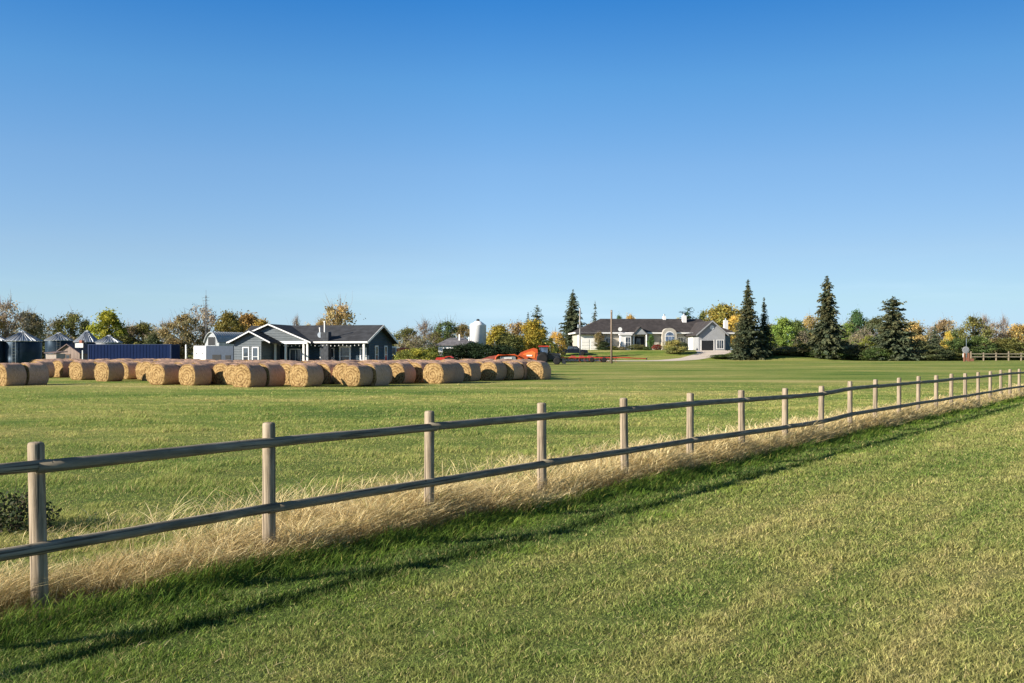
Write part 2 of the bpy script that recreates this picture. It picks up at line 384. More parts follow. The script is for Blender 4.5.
# taller lush band at the foot of the fence
def band_points(s0, s1, d0, d1, dens):
    ss = np.linspace(s0, s1, 600); yy = P0[1]+ss*FU[1]; wgt = dens(np.maximum(yy, 4)); cdf = np.cumsum(wgt); cdf /= cdf[-1]
    tot = int(wgt.mean()*(s1-s0)*(d1-d0)); S = np.interp(rng.random(tot), cdf, ss); D = rng.uniform(d0, d1, tot)
    X = P0[0]+FU[0]*S+FN[0]*D; Y = P0[1]+FU[1]*S+FN[1]*D; return X, Y, S, D
X, Y, S, D = band_points(-5, 75, .0, 2.9, lambda y: np.minimum(3000, 3000*(7.5/y)**1.5))
edge = fbm(S*.9, D*.9+7, 41); clump = fbm(S*2.2, D*2.2, 43)
wgt = sst(.05, .35, D)*np.maximum(1-sst(.55+.5*edge, .95+.7*edge, D), np.maximum((1-sst(1.5, 2.9, D))*.75*sst(.5, .62, clump), .45*(1-sst(1.6, 1.8, D)))); k = rng.random(len(X)) < wgt; X, Y, S, D, clump = X[k], Y[k], S[k], D[k], clump[k]
n = len(X); lod = (Y/7.5)**.75
H = (.07+.24*clump**1.4)*rng.uniform(.45, 1.2, n)*(1-.68*sst(.45, 1.15, D)); W = .0052*lod*rng.uniform(.6, 1.4, n)
me = blade_mesh('lush_grass', X, Y, H, W, H*rng.uniform(.3, 1.2, n), rng.normal(-.2, 1.3, n), m_lush, tints(n, .40, 1.5, .08), segs=3)
tag(link('lush_grass', me), 'long dark green grass along the shaded foot of the rail fence', 'grass', kind='stuff')

# dark tufts added along the top rail's shadow, their colour deepening that line
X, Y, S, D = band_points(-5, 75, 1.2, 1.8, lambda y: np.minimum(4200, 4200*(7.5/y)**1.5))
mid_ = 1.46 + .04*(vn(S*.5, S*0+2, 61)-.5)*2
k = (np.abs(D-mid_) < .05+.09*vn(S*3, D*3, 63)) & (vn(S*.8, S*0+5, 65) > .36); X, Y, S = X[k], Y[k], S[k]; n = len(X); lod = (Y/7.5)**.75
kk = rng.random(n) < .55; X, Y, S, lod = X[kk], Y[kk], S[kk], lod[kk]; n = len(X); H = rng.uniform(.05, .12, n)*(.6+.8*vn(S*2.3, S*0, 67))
me = blade_mesh('shadow_line_grass', X, Y, H, .0055*lod*rng.uniform(.6, 1.4, n), H*rng.uniform(.2, .9, n), rng.normal(-.6, 1.3, n), m_shadow_line, tints(n, .4, 1.2, .02), segs=3)
tag(link('shadow_line_grass', me), 'line of dark grass tufts added along the rail shadow on the lawn', 'grass', kind='stuff')
# clippings in the lawn
X, Y = scatter(5.3, 26, lambda y: np.minimum(55, 55*(6.5/y)**1.2)); k = (fd(X, Y) > 1.4) & (rng.random(len(X)) < .25+.75*sst(.42, .6, fbm(X*.7, Y*.7, 71))); X, Y = X[k], Y[k]; n = len(X)
me = blade_mesh('grass_clippings', X, Y, rng.uniform(.025, .07, n), .0045*(Y/6.5)**.7*rng.uniform(.7, 1.4, n), rng.uniform(.05, .14, n), rng.uniform(0, 6.28, n), m_clip, tints(n, .6, 1.2, .1), segs=3)
tag(link('grass_clippings', me), 'dead pale clippings lying on the mown lawn', 'clippings', kind='stuff')

# dry straw coloured grass under the rails
t = NT('dry_blade'); a = t.n('ShaderNodeAttribute', attribute_name='tint'); sp = t.n('ShaderNodeSeparateColor'); t.set(sp.inputs[0], a.outputs['Color'])
c = t.ramp(sp.outputs[1], [(0, (.32,.21,.08)), (.45, (.64,.49,.225)), (.8, (.82,.70,.40)), (1, (.30,.31,.09))])
cm = t.n('ShaderNodeCombineColor')
for i in range(3): t.set(cm.inputs[i], sp.outputs[0])
m_dry = t.end(t.leafy(t.mix(1., c, cm.outputs[0], 'MULTIPLY'), .3))
X, Y, S, D = band_points(-6, 78, -3.6, .75, lambda y: np.minimum(7500, 7500*(8/y)**1.5))
patch = fbm(S*.55, D*.8, 51); clump = fbm(S*2.6, D*2.6, 53)
front = .28-.34*(1-sst(.2, 3, S))+.35*(vn(S*1.1, S*0+3, 55)-.5)+.10*sst(3, 12, S); back = -.5-1.2*sst(.35, .75, vn(S*.33, S*0+9, 57))*sst(1.0, 6, S)
wgt = (1-sst(front-.22, front+.12, D))*sst(back-.5, back+.25, D)*(.35+.65*sst(.3, .55, patch))*(.5+.5*sst(0, 4, S))
wgt = np.maximum(wgt, (1-sst(front-.22, front+.12, D))*.16*sst(.50, .66, patch)*(1-sst(2.0, 3.6, -D)))
k = rng.random(len(X)) < wgt; X, Y, S, D, clump, patch = X[k], Y[k], S[k], D[k], clump[k], patch[k]
n = len(X); lod = (Y/8)**.8
H = (.17+.44*clump**1.2)*rng.uniform(.4, 1.25, n)*(.8+.3*sst(0, 6, S))*(1-.55*sst(.5, 1.6, -D))*(1-.45*sst(-.15, .45, D)); W = .0024*lod*rng.uniform(.6, 1.6, n)
me = blade_mesh('dry_grass', X, Y, H, W, H*rng.uniform(.25, 1.7, n), rng.normal(.1, 1.7, n), m_dry,
                np.stack([rng.uniform(.6, 1.25, n), np.clip(rng.normal(.55, .22, n)+.25*(clump-.5), 0, 1), rng.random(n)], 1), segs=4, droop=1.1, headw=2.0)
tag(link('dry_grass', me), 'dry straw coloured grass growing under the rail fence', 'grass', kind='stuff')
# a few tall pale wisps behind the fence
cs = [(8.2,-1.4),(15.5,-1.0),(17,-1.1),(18.5,-1.0),(3.2,-1.7),(4.6,-1.9),(21,-1.0),(24,-1.0),(12.6,-1.2)]
q = rng.integers(0, len(cs), 3000); cs = np.array(cs); S = cs[q, 0]+rng.normal(0, .6, 3000); D = cs[q, 1]+rng.normal(0, .35, 3000)
X = P0[0]+FU[0]*S+FN[0]*D; Y = P0[1]+FU[1]*S+FN[1]*D; n = len(X); H = rng.uniform(.15, .52, n)
me = blade_mesh('tall_dry_grass', X, Y, H, .0030*(Y/8)**.8*rng.uniform(.6, 1.4, n), H*rng.uniform(.4, 1.4, n), rng.normal(.1, 1.7, n), m_dry,
                np.stack([rng.uniform(.75, 1.25, n), rng.uniform(.45, .85, n), rng.random(n)], 1), segs=4, headw=2.0)
tag(link('tall_dry_grass', me), 'tall pale grass stems leaning in the wind behind the rail fence', 'grass', kind='stuff')

# ------------------------------------------------------------------ rail fence
def wood(name, a, b, c3, axis):
    t = NT(name); p = t.pos('obj'); sc3 = {'z': (14,14,1.1), 'x': (1.0,16,16)}[axis]
    n = t.noise(t.mapv(p, sc3), 1.6, 5, .65, .3); n2 = t.noise(p, 2.3, 3); kn = t.noise(t.mapv(p, (6,6,3)), 1.2, 2)
    c = t.ramp(n, [(.3, a), (.52, b), (.72, c3)])
    c = t.mix(t.mr(n2, .45, .75, 0, .45), c, (a[0]*.8, a[1]*.82, a[2]*.85))
    c = t.mix(t.mr(kn, .66, .74, 0, .7), c, (.06,.045,.03))
    cr = t.noise(t.mapv(p, {'z': (30,30,.7), 'x': (.6,30,30)}[axis]), 1.3, 2, .5); c = t.mix(t.mr(cr, .60, .66, 0, .75), c, (.05,.04,.03))
    return t.end(t.bsdf(c, .85, 0, .2, t.bump(n, .5, .012)))
m_post = wood('post_wood', (.13,.105,.075), (.335,.27,.19), (.46,.39,.30), 'z')
m_rail = wood('rail_wood', (.13,.11,.075), (.25,.22,.165), (.37,.325,.255), 'x')
fence = thing('rail_fence', 'weathered timber fence of round posts and two long rails running away to the right', 'fence', (P0[0], P0[1], 0), math.atan2(FD[1], FD[0]))
SP = float(np.linalg.norm(FD))
posts = {}
PX = {0:40,1:269,2:429,3:542,4:625,5:690,6:742,7:785,8:821,9:850,10:875,11:899,12:918,13:936,14:951,15:965,16:978,17:990,18:1001,19:1010,20:1019}
PT = {0:1.304,1:1.33,2:1.33,3:1.327,4:1.31,5:1.312,6:1.29,7:1.265,8:1.25,9:1.31,10:1.31,11:1.305,12:1.31}
for i in range(-2, 34):
    s = i*SP + random.uniform(-.03, .03)
    if i in PX: kx = (PX[i]-512)/F; s = (kx*P0[1]-P0[0])/(FU[0]-kx*FU[1])
    x = P0[0]+FU[0]*s; y = P0[1]+FU[1]*s
    sink = {7: -.05, 8: -.06, 6: -.02, 9: -.01}.get(i, random.uniform(-.015, .015))
    z = g1(x, y); top = (PT[i]-z) if i in PT else 1.30+random.uniform(-.012, .012); r = random.uniform(.060, .067)
    posts[i] = (s, z+top-1.30, z+top)
    mb = MB(); tx, ty = random.uniform(-.02, .02), random.uniform(-.015, .015); n = 18
    prof = [(r*1.02, -.15), (r, .3), (r*.985, .8), (r*.97, top-.022), (r*.90, top-.008), (r*.72, top), (r*.3, top+.003)]
    mb.lathe(prof, n)
    vs = [(v[0]+tx*v[2], v[1]+ty*v[2], v[2]) for v in mb.v]; mb.v = vs
    mb.obj('post', m_post, fence, True, (s, 0, z))
# rails: half-round timbers, each spanning two bays, nailed to the lawn side of the posts
def rail(i0, i1, h, thick):
    mb = MB(); s0 = posts[i0][0]-.07; s1 = posts[i1][0]+.05; N = 14; prof = []
    for k in range(9):
        a = -math.pi/2 + math.pi*k/8; prof.append((math.cos(a)*.056*thick, math.sin(a)*.050*thick))
    nseg = 12; vs = []; wob = [(random.uniform(-.003,.003), random.uniform(-.003,.003)) for _ in range(nseg+1)]
    za, zb = posts[i0][1], posts[i1][1]; im = (i0+i1)//2; zm = posts[im][1]
    tap = random.choice((-.1, .1))
    for q in range(nseg+1):
        u = q/nseg; zc = (za*(1-2*u)+zm*2*u) if u < .5 else (zm*(2-2*u)+zb*(2*u-1))
        k = 1+tap*(u-.5)
        for (a, b) in prof: vs.append((s0+(s1-s0)*u - s0, -(.058 + a*k + wob[q][0]), h+zc+b*k+wob[q][1]))
    m = len(prof); fc = [tuple(range(m-1,-1,-1)), tuple(nseg*m+k for k in range(m))]
    for q in range(nseg):
        for k in range(m-1): fc.append((q*m+k, q*m+k+1, (q+1)*m+k+1, (q+1)*m+k))
        fc.append((q*m+m-1, q*m, (q+1)*m, (q+1)*m+m-1))
    mb.add(vs, fc); o = mb.obj('rail', m_rail, fence, True, (s0, 0, 0))
    bev = o.data
for h, ph in ((1.115, 0), (.466, 1)):
    i = -2 if ph == 0 else -1
    if ph: rail(-2, -1, h, 1.0)
    while i+2 <= 33:
        rail(i, i+2, h+random.uniform(-.008, .008), random.uniform(.94, 1.04)); i += 2

# leafy dark weed at the left edge behind the fence
t = NT('weed_leaf'); a = t.n('ShaderNodeAttribute', attribute_name='tint'); sp = t.n('ShaderNodeSeparateColor'); t.set(sp.inputs[0], a.outputs['Color'])
c = t.ramp(sp.outputs[0], [(0, (.02,.035,.014)), (.6, (.05,.08,.028)), (.85, (.07,.05,.035)), (1, (.12,.14,.05))])
m_weed = t.end(t.leafy(c, .3))
def leaf_cloud(n, cen, rad, size, bias=0.):
    u = rng.normal(size=(n, 3)); u /= np.linalg.norm(u, axis=1)[:, None]
    p = np.array(cen) + u*np.array(rad)*(rng.random(n)**.45)[:, None]
    return leaf_quads(p, rng.uniform(.6, 1.4, n)*size, bias)
def leaf_quads(p, size, bias=0.):
    n = len(p); a = rng.normal(size=(n, 3)); a /= np.linalg.norm(a, axis=1)[:, None]
    nn = rng.normal(size=(n, 3)); nn[:, 2] += bias; b = np.cross(nn, a); b /= np.linalg.norm(b, axis=1)[:, None]+1e-9
    a = a*size[:, None]*.5; b = b*size[:, None]*.32
    V = np.stack([p-a, p-b*1.0, p+a, p+b], 1).reshape(-1, 3); o = np.arange(n)*4
    return V, np.stack([o, o+1, o+2, o+3], 1)
Yw = 11.3; xw = wx(4, Yw)
wd = thing('weed_clump', 'dark leafy weed clump behind the fence at the left picture edge', 'weeds', (xw, Yw, g1(xw, Yw)))
V, Q = leaf_cloud(1500, (.02,0,.17), (.62,.45,.27), .05)
link('foliage', np_mesh('foliage', V, Q, None, m_weed, np.repeat(np.stack([rng.random(1500)]*3, 1), 4, 0)), wd)
mb = MB()
for k in range(14):
    a = random.uniform(0, 6.28); r = random.uniform(.1, .45); mb.tube([(r*.4*math.cos(a), r*.3*math.sin(a), -.02), (r*.7*math.cos(a), r*.5*math.sin(a), .25), (r*1.1*math.cos(a), r*.7*math.sin(a), random.uniform(.35,.55))], [.006,.005,.002], 5)
mb.obj('stem', paint('weed_stem', (.06,.04,.03), .8), wd)
# ------------------------------------------------------------------ trees
t = NT('foliage'); a = t.n('ShaderNodeAttribute', attribute_name='tint'); sp = t.n('ShaderNodeSeparateColor'); t.set(sp.inputs[0], a.outputs['Color'])
oi = t.n('ShaderNodeObjectInfo'); oc = t.mix(1., oi.outputs['Color'], (LEAFG, LEAFG, LEAFG), 'MULTIPLY')
warm = t.mix(1., oc, (1.22, 1.0, .74), 'MULTIPLY'); cool = t.mix(1., oc, (.76, .93, .98), 'MULTIPLY')
c = t.mix(sp.outputs[1], cool, warm)
cm = t.n('ShaderNodeCombineColor')
for i in range(3): t.set(cm.inputs[i], sp.outputs[0])
m_leaf = t.end(t.leafy(t.mix(1., c, cm.outputs[0], 'MULTIPLY'), .32))
m_bark = paint('bark', (.16,.13,.10), .9, 0, .35, 3.)
m_twig = paint('twig', (.27,.215,.185), .9, 0, .25, 3.)

def shape_r(kind, tt):
    if kind == 'round': return math.sin(math.pi*min(1, max(0, tt))**.8)**.6
    if kind == 'oval': return math.sin(math.pi*min(1, max(0, tt))**.9)**.8*.85
    if kind == 'spread': return (math.sin(math.pi*min(1, max(0, tt))**1.25))**.7
    if kind == 'open': return .35+.6*math.sin(math.pi*tt)**.8
    return 1
def crown_arch(kind, nclump, per, leaf, lo=.14, sd=.085, seed=0, twigs=0, thin=1.):
    """returns (wood mesh, twig mesh or None, crown mesh) of a tree 10 m tall and 7 m wide"""
    r2 = np.random.default_rng(seed); random.seed(seed)
    trunk = MB(); top = np.array([r2.normal(0,.25), r2.normal(0,.25), 7.2])
    trunk.tube([(0,0,-.3),(0.03,0,1.2),(top[0]*.4,top[1]*.4,3.6),tuple(top)], [.24,.19,.13,.04], 7)
    P = []; S = []; BR = []; HU = []; tw = MB(); nclump = int(nclump*1.25)
    for i in range(nclump):
        tt = r2.random()**.85; rr = shape_r(kind, tt)*3.5*(.45+.62*math.sqrt(r2.random())) if r2.random() < .8 else shape_r(kind, tt)*3.5*r2.random()*.6
        az_ = r2.random()*6.283; lump = 1 + .22*math.sin(az_*2+seed) + .14*math.sin(az_*3+seed*2.)
        cz = 10*(lo+(1-lo-.03)*tt); cc = np.array([math.cos(az_)*rr*lump, math.sin(az_)*rr*lump, cz])
        st = np.array([top[0]*cz/9*.5, top[1]*cz/9*.5, max(1.0, cz*.55-.3)])
        if i % 2 == 0: trunk.tube([st, st*.5+cc*.5+np.array([0,0,.25]), cc], [.07,.045,.012], 4, False)
        n = max(4, int(per*r2.uniform(.5, 1.3)*thin))
        P.append(cc + r2.normal(0, 1, (n,3))*np.array([7*sd, 7*sd, 7*sd*.75])*r2.uniform(.5,1.2)*np.where(r2.random(n) < .14, 1.3, .95)[:,None])
        S.append(r2.uniform(.6,1.4,n)*leaf); b = r2.uniform(.6,1.35); h = r2.random()
        BR.append(np.clip(b*r2.uniform(.7,1.3,n), .3, 1.8)); HU.append(np.clip(h*.6+.4*r2.random(n)+.25*(tt-.5), 0, 1))
        for _ in range(twigs):
            dr = cc + r2.normal(0, .75, 3) + np.array([0,0,.5]); md = (cc+dr)/2+r2.normal(0,.12,3)
            tw.tube([cc*.8+st*.2, md, dr], [.03,.02,.008], 3, False)
    P = np.concatenate(P); S = np.concatenate(S); BR = np.concatenate(BR); HU = np.concatenate(HU)
    q9 = P[:,2].max(); P[:,2] = np.maximum(P[:,2]*9.8/q9, .12)
    V, Q = leaf_quads(P, S, .3)
    cmesh = np_mesh('crown', V, Q, None, m_leaf, np.repeat(np.stack([BR, HU, HU], 1), 4, 0))
    nb = len(trunk.f); trunk.add(tw.v, tw.f); tm = trunk.mesh('trunk', m_bark, True); tm.materials.append(m_twig)
    mi = np.zeros(len(tm.polygons), np.int32); mi[nb:] = 1; tm.polygons.foreach_set('material_index', mi)
    return tm, None, cmesh
ARCH = {
 'round': [crown_arch('round', 66, 150, .36, .05, .09, s) for s in (1, 2, 3)],
 'oval': [crown_arch('oval', 58, 140, .35, .05, .085, s) for s in (4, 5)],
 'spread': [crown_arch('spread', 60, 140, .36, .10, .09, s) for s in (6, 7)],
 'open': [crown_arch('open', 54, 105, .34, .10, .085, s, twigs=2) for s in (8, 9, 10)],
 'sparse': [crown_arch('open', 50, 55, .31, .07, .095, s, twigs=5) for s in (11, 12)],
 'bare': [crown_arch('oval', 44, 12, .28, .12, .095, s, twigs=9) for s in (13, 14)],
 'bush': [crown_arch('round', 50, 170, .42, .0, .11, s) for s in (15, 16)],
}
_ac = {k: 0 for k in ARCH}
def tree(px, top, wpx, Y, kind, colr, label, name='tree', cat='tree', group=None, base=None):
    x = wx(px, Y); z = g1(x, Y); H = wz(top, Y)-z if base is None else base; W = wpx*Y/F
    arch = ARCH[kind][_ac[kind] % len(ARCH[kind])]; _ac[kind] += 1
    r = thing(name, label, cat, (x, Y, z-.02), random.uniform(0, 6.28), group, (W/7, W/7, H/10))
    link('trunk', arch[0], r)
    cr = link('crown', arch[2], r); cr.color = (*colr, 1)
    if arch[1]: link('twigs', arch[1], r)
    return r
# palette
OLV=(.085,.090,.030); GRN=(.055,.082,.028); DGR=(.056,.068,.034); YGR=(.15,.16,.022); YEL=(.27,.21,.045); GOLD=(.24,.17,.05)
TAN=(.165,.140,.075); BRN=(.105,.088,.048); GRY=(.120,.116,.070); PINK=(.165,.140,.105); LIM=(.105,.15,.035); ORG=(.22,.165,.065)
T = tree
# --- left: behind the bins and the container
GL = 'trees behind the grain bins and the container'
T(6,299,44,150,'sparse',PINK,'brownish half bare tree above the bins at the left picture edge',group=GL)
T(-16,308,40,146,'open',ORG,'orange brown tree cut by the left picture edge',group=GL)
T(29,309,38,156,'open',GRY,'grey green airy tree directly above the big dark grain bin',group=GL)
T(49,317,30,168,'sparse',GRY,'low grey thin tree between the dark bin and the rounded olive tree',group=GL)
T(70,309,36,152,'open',OLV,'rounded olive tree behind the small gabled shed',group=GL)
T(86,316,17,162,'oval',DGR,'narrow dark bluish green tree left of the bright yellow green tree',group=GL)
T(108,306,36,148,'round',YGR,'bright yellow green round tree above the left end of the blue container',group=GL)
T(129,321,28,158,'open',BRN,'low brown tree right of the bright yellow green tree',group=GL)
T(143,320,34,160,'round',OLV,'olive tree with yellowish top above the middle of the blue container',group=GL)
T(153,331,18,136,'round',DGR,'small dark green tree just above the blue container roof',group=GL)
T(167,320,34,156,'sparse',GRY,'pale grey brown thin tree above the right end of the blue container',group=GL)
T(186,311,36,150,'open',TAN,'tan autumn tree left of the tall radio mast',group=GL)
T(203,303,36,160,'sparse',PINK,'tall greyish twiggy tree right behind the radio mast',group=GL)
T(176,336,34,140,'round',BRN,'low dark brown tree above the right corner of the blue container',group=GL)
T(40,336,40,136,'round',DGR,'dark green low tree filling the gap behind the big grain bin',group=GL)
T(60,334,40,142,'bush',BRN,'dull brown low tree behind the small gabled shed chimney',group=GL)
T(122,332,40,146,'bush',OLV,'low olive tree directly behind the short domed bin',group=GL)
GM = 'trees behind the blue grey house'
T(229,308,36,152,'round',(.11,.10,.03),'full olive and yellow tree behind the metal barn roof',group=GM)
T(248,309,38,158,'round',(.15,.105,.04),'orange brown round tree behind the left gable of the house',group=GM)
T(262,316,26,150,'round',(.19,.14,.035),'yellow brown tree just left of the house ridge',group=GM)
T(296,316,16,128,'bare',GRY,'small bare grey twigged tree poking above the house ridge',group=GM)
T(308,321,16,132,'round',YEL,'small yellow tree top showing above the house ridge',group=GM)
T(322,319,22,138,'open',TAN,'pale tan tree beside the tall orange tan tree above the roof',group=GM)
T(337,297,40,134,'open',(.20,.16,.08),'tall tan and orange open tree rising above the house chimney',group=GM)
T(280,330,40,150,'round',OLV,'olive tree hidden low behind the big gable',group=GM)
T(388,330,18,146,'open',OLV,'olive tree just beyond the right gable end of the house',group=GM)
# --- centre
GC = 'trees around the white silo'
T(406,325,28,158,'open',OLV,'olive tree above the red combine',group=GC)
T(425,321,34,164,'bare',PINK,'pinkish grey bare tree between the combine and the grey roofed shed',group=GC)
T(416,334,34,152,'sparse',GRY,'grey green thin tree low behind the yellow green bushes',group=GC)
T(446,316,26,178,'open',GRN,'green tree with a rounded top above the grey roofed shed',group=GC)
T(462,322,28,184,'open',(.13,.11,.05),'rusty brown tree just left of the white silo',group=GC)
T(436,330,26,172,'round',OLV,'olive tree directly behind the grey shed roof',group=GC)
T(499,322,30,168,'round',(.17,.15,.03),'yellow green tree right of the white silo',group=GC)
T(517,319,24,172,'open',(.19,.14,.065),'orange brown tree behind the orange baler hood',group=GC)
T(533,317,28,164,'round',(.21,.17,.03),'bright yellow tree in front of the dark spruce behind the tractor',group=GC)
T(510,332,30,160,'bush',OLV,'olive low tree behind the right end of the dark hedge',group=GC)
T(557,328,18,178,'open',(.30,.22,.06),'small yellow orange tree between the tractor and the left spruce',group=GC)
T(548,338,22,172,'bush',GRN,'green low tree behind the tractor cab',group=GC)
# --- behind the white house
GH = 'trees behind the white house'
T(592,322,20,226,'open',(.24,.19,.06),'pale yellow tree behind the left hip of the white house roof',group=GH)
T(604,320,22,232,'round',(.24,.21,.07),'yellowish tree top above the left roof slope of the white house',group=GH)
T(619,311,11,236,'oval',(.045,.075,.04),'narrow blue green tree top above the satellite dish',group=GH)
T(630,312,16,240,'round',(.25,.185,.065),'rounded orange yellow tree top above the white house ridge',group=GH)
T(678,316,18,244,'round',(.17,.15,.045),'olive yellow tree top left of the dark pine behind the house',group=GH)
T(703,308,13,240,'oval',(.09,.105,.035),'thin green tree top between the dark pine and the large golden tree',group=GH)
T(722,299,44,228,'spread',(.16,.145,.04),'large olive gold spreading tree behind the garage roof',group=GH)
T(736,313,22,222,'round',(.27,.215,.06),'bright yellow tree beside the tall spruce right of the garage',group=GH)
T(710,316,22,236,'round',(.22,.175,.065),'orange yellow tree directly above the garage gable',group=GH)
# --- right hand tree line
GR = 'trees along the far edge of the field'
T(783,315,27,206,'round',LIM,'lime green round tree right of the pair of spruces',group=GR)
T(797,318,26,214,'round',GRN,'dark green round tree beside the lime green tree',group=GR)
T(811,312,22,220,'open',(.20,.17,.075),'pale yellow tan tree left of the tallest spruce',group=GR)
T(806,330,26,204,'sparse',GRY,'grey green thin tree below the pale yellow tree',group=GR)
T(846,318,20,212,'open',LIM,'light green tree close to the right of the tallest spruce',group=GR)
T(856,304,24,224,'spread',(.035,.07,.03),'tall green pine with a flat tuft on top',group=GR,name='pine_tree')
T(862,328,30,206,'sparse',GRY,'grey twiggy tree in front of the tall green pine',group=GR)
T(877,314,28,216,'round',DGR,'dark green tree left of the broad spruce',group=GR)
T(870,334,20,200,'open',(.11,.13,.03),'small yellow green tree low between the two biggest right spruces',group=GR)
T(913,318,28,214,'round',(.20,.165,.075),'golden round tree right of the broad spruce',group=GR)
T(926,325,22,222,'sparse',GRY,'grey thin tree between the golden tree and the medium spruce',group=GR)
T(944,316,26,224,'open',(.18,.145,.085),'pinkish gold tree behind the medium dark spruce',group=GR)
T(948,328,14,206,'oval',(.25,.21,.05),'slim bright yellow tree right of the medium dark spruce',group=GR)
T(957,325,20,216,'open',GRN,'slender green tree behind the round sign post',group=GR)
T(973,314,28,204,'open',OLV,'tall olive green tree right above the far fence corner',group=GR)
T(978,334,26,196,'round',GRN,'bright green low round tree behind the far fence',group=GR)
T(985,315,20,218,'bare',GRY,'bare grey tree with thin twigs left of the pinkish tree',group=GR)
T(996,321,24,210,'sparse',PINK,'pinkish brown half bare tree near the right picture edge',group=GR)
T(1004,317,18,220,'bare',PINK,'bare twiggy tree second from the right picture edge',group=GR)
T(1019,322,34,212,'round',(.24,.185,.07),'bright orange yellow tree at the right picture edge',group=GR)
T(1008,336,34,198,'round',OLV,'dull olive low tree below the orange tree at the right edge',group=GR)
T(990,337,26,200,'bush',BRN,'brown low tree behind the middle of the far fence',group=GR)
T(1042,326,34,206,'open',GRY,'grey green tree just past the right picture edge',group=GR)
T(920,338,26,198,'bush',DGR,'dark low tree between the broad and the medium spruce',group=GR)
T(898,322,22,226,'open',OLV,'olive tree peeping out behind the broad spruce',group=GR)
T(832,322,26,222,'round',OLV,'olive tree hidden behind the lower half of the tallest spruce',group=GR)
T(772,322,24,222,'round',OLV,'olive tree behind the gap right of the spruce pair',group=GR)
T(958,338,26,200,'bush',GRN,'green low tree just left of the round sign post',group=GR)
# undergrowth shrubs
GU = 'shrubs along the foot of the far trees'
SH_ = [(752,345,26,186,DGR,'dark green shrub at the foot of the tall garage spruce'),(790,346,30,190,GRY,'greyish shrub under the lime green tree'),
 (803,342,34,193,OLV,'olive shrub left of the tallest spruce trunk'),(846,342,34,192,GRY,'grey green shrub right of the tallest spruce trunk'),
 (866,344,34,190,OLV,'wide olive shrub between the tallest and the broad spruce'),(880,347,28,186,GRN,'dark shrub at the left foot of the broad spruce'),
 (912,348,30,188,GRY,'grey shrub at the right foot of the broad spruce'),(936,348,30,186,DGR,'dark shrub beneath the medium spruce'),
 (950,350,26,189,OLV,'low shrub left of the round sign post'),(826,349,28,188,GRN,'green shrub around the trunk of the tallest spruce'),
 (1000,349,40,202,DGR,'dark shrub row behind the middle of the far fence'),(1026,350,36,202,BRN,'brown shrub behind the right end of the far fence'),
 (774,350,24,189,OLV,'small olive shrub right of the spruce pair')]
for (px, tp, wp, Y, c, lb) in SH_: T(px, tp, wp, Y, 'bush', c, lb, 'shrub', 'shrub', GU)
GS = 'shrubs around the farmyard'
T(414,347,30,118,'bush',(.15,.155,.03),'yellow green bush right of the house gable',name='shrub',cat='shrub',group=GS)
T(430,345,24,122,'bush',(.12,.135,.03),'second yellow green bush, next to the grey roofed shed',name='shrub',cat='shrub',group=GS)
T(405,350,18,114,'bush',(.10,.115,.03),'small olive bush below the red combine',name='shrub',cat='shrub',group=GS)
for i, (px, tp, wp, lb) in enumerate([(458,343,24,'left end bush of the dark hedge beside the grey roofed shed'),(472,341,26,'dark hedge bush right below the white silo'),
     (487,342,26,'dark hedge bush just right of the white silo'),(501,344,24,'dark hedge bush above the red mower'),(514,347,22,'right end bush of the dark hedge beside the orange baler')]):
    T(px, tp, wp, 150+i%2*1.5, 'bush', (.014,.026,.012), lb, 'hedge_bush', 'hedge', 'dark green hedge bushes in a row')

# --- spruces
def spruce_mesh(seed, H, prof, nw, droop=.25, leaf=1.0, gap=.0, brown=.15, lo=.04):
    r2 = np.random.default_rng(seed); P = []; A = []; B = []; S = []; BR = []; HU = []
    for w_ in range(nw):
        u = (w_+r2.random()*.8)/nw; z = H*(lo+(1-lo)*u*.985)
        Rr = np.interp(u, prof[0], prof[1])*r2.uniform(.78, 1.15); nb = max(4, int(9*(1-u)**.5+3))
        a0 = r2.random()*6.28; z += r2.normal(0, .1)
        for b in range(nb):
            if r2.random() < gap+.08: continue
            az_ = a0+6.283*b/nb+r2.normal(0,.18); L = Rr*r2.uniform(.48, 1.22)
            ns = max(3, int(L/.30)); br = r2.uniform(.6, 1.35); hu = r2.random()*brown*2
            for k in range(ns):
                q = (k+.6)/ns; rr = L*q; zz = z + r2.normal(0, .13)*leaf - droop*L*q + .28*droop*L*q*q*1.4 + (.30*L*q if u > .8 else 0)
                for side in (-1, 1, 0):
                    wsp = .40*(1-q*.5)*L**.5*leaf
                    p0 = np.array([math.cos(az_)*rr, math.sin(az_)*rr, zz])
                    dirv = np.array([math.cos(az_+side*.75), math.sin(az_+side*.75), -.15-.75*r2.random()]); dirv /= np.linalg.norm(dirv)
                    P.append(p0); A.append(dirv*wsp*r2.uniform(1.2, 1.9)); up = r2.normal(0, .5, 3)+np.array([0,0,1])
                    bb = np.cross(dirv, up); bb /= np.linalg.norm(bb)+1e-9; B.append(bb*wsp*.5)
                    BR.append(br*r2.uniform(.75, 1.3)); HU.append(min(1, hu*r2.uniform(.5,1.2)*(1.6 if .45 < u < .9 else .8)))
    P = np.array(P); A = np.array(A); B = np.array(B); n = len(P)
    V = np.stack([P-A*.25, P+A*.25+B, P+A, P+A*.25-B], 1).reshape(-1, 3); o = np.arange(n)*4
    return np_mesh('crown', V, np.stack([o,o+1,o+2,o+3],1), None, m_leaf, np.repeat(np.stack([BR,HU,HU],1),4,0))
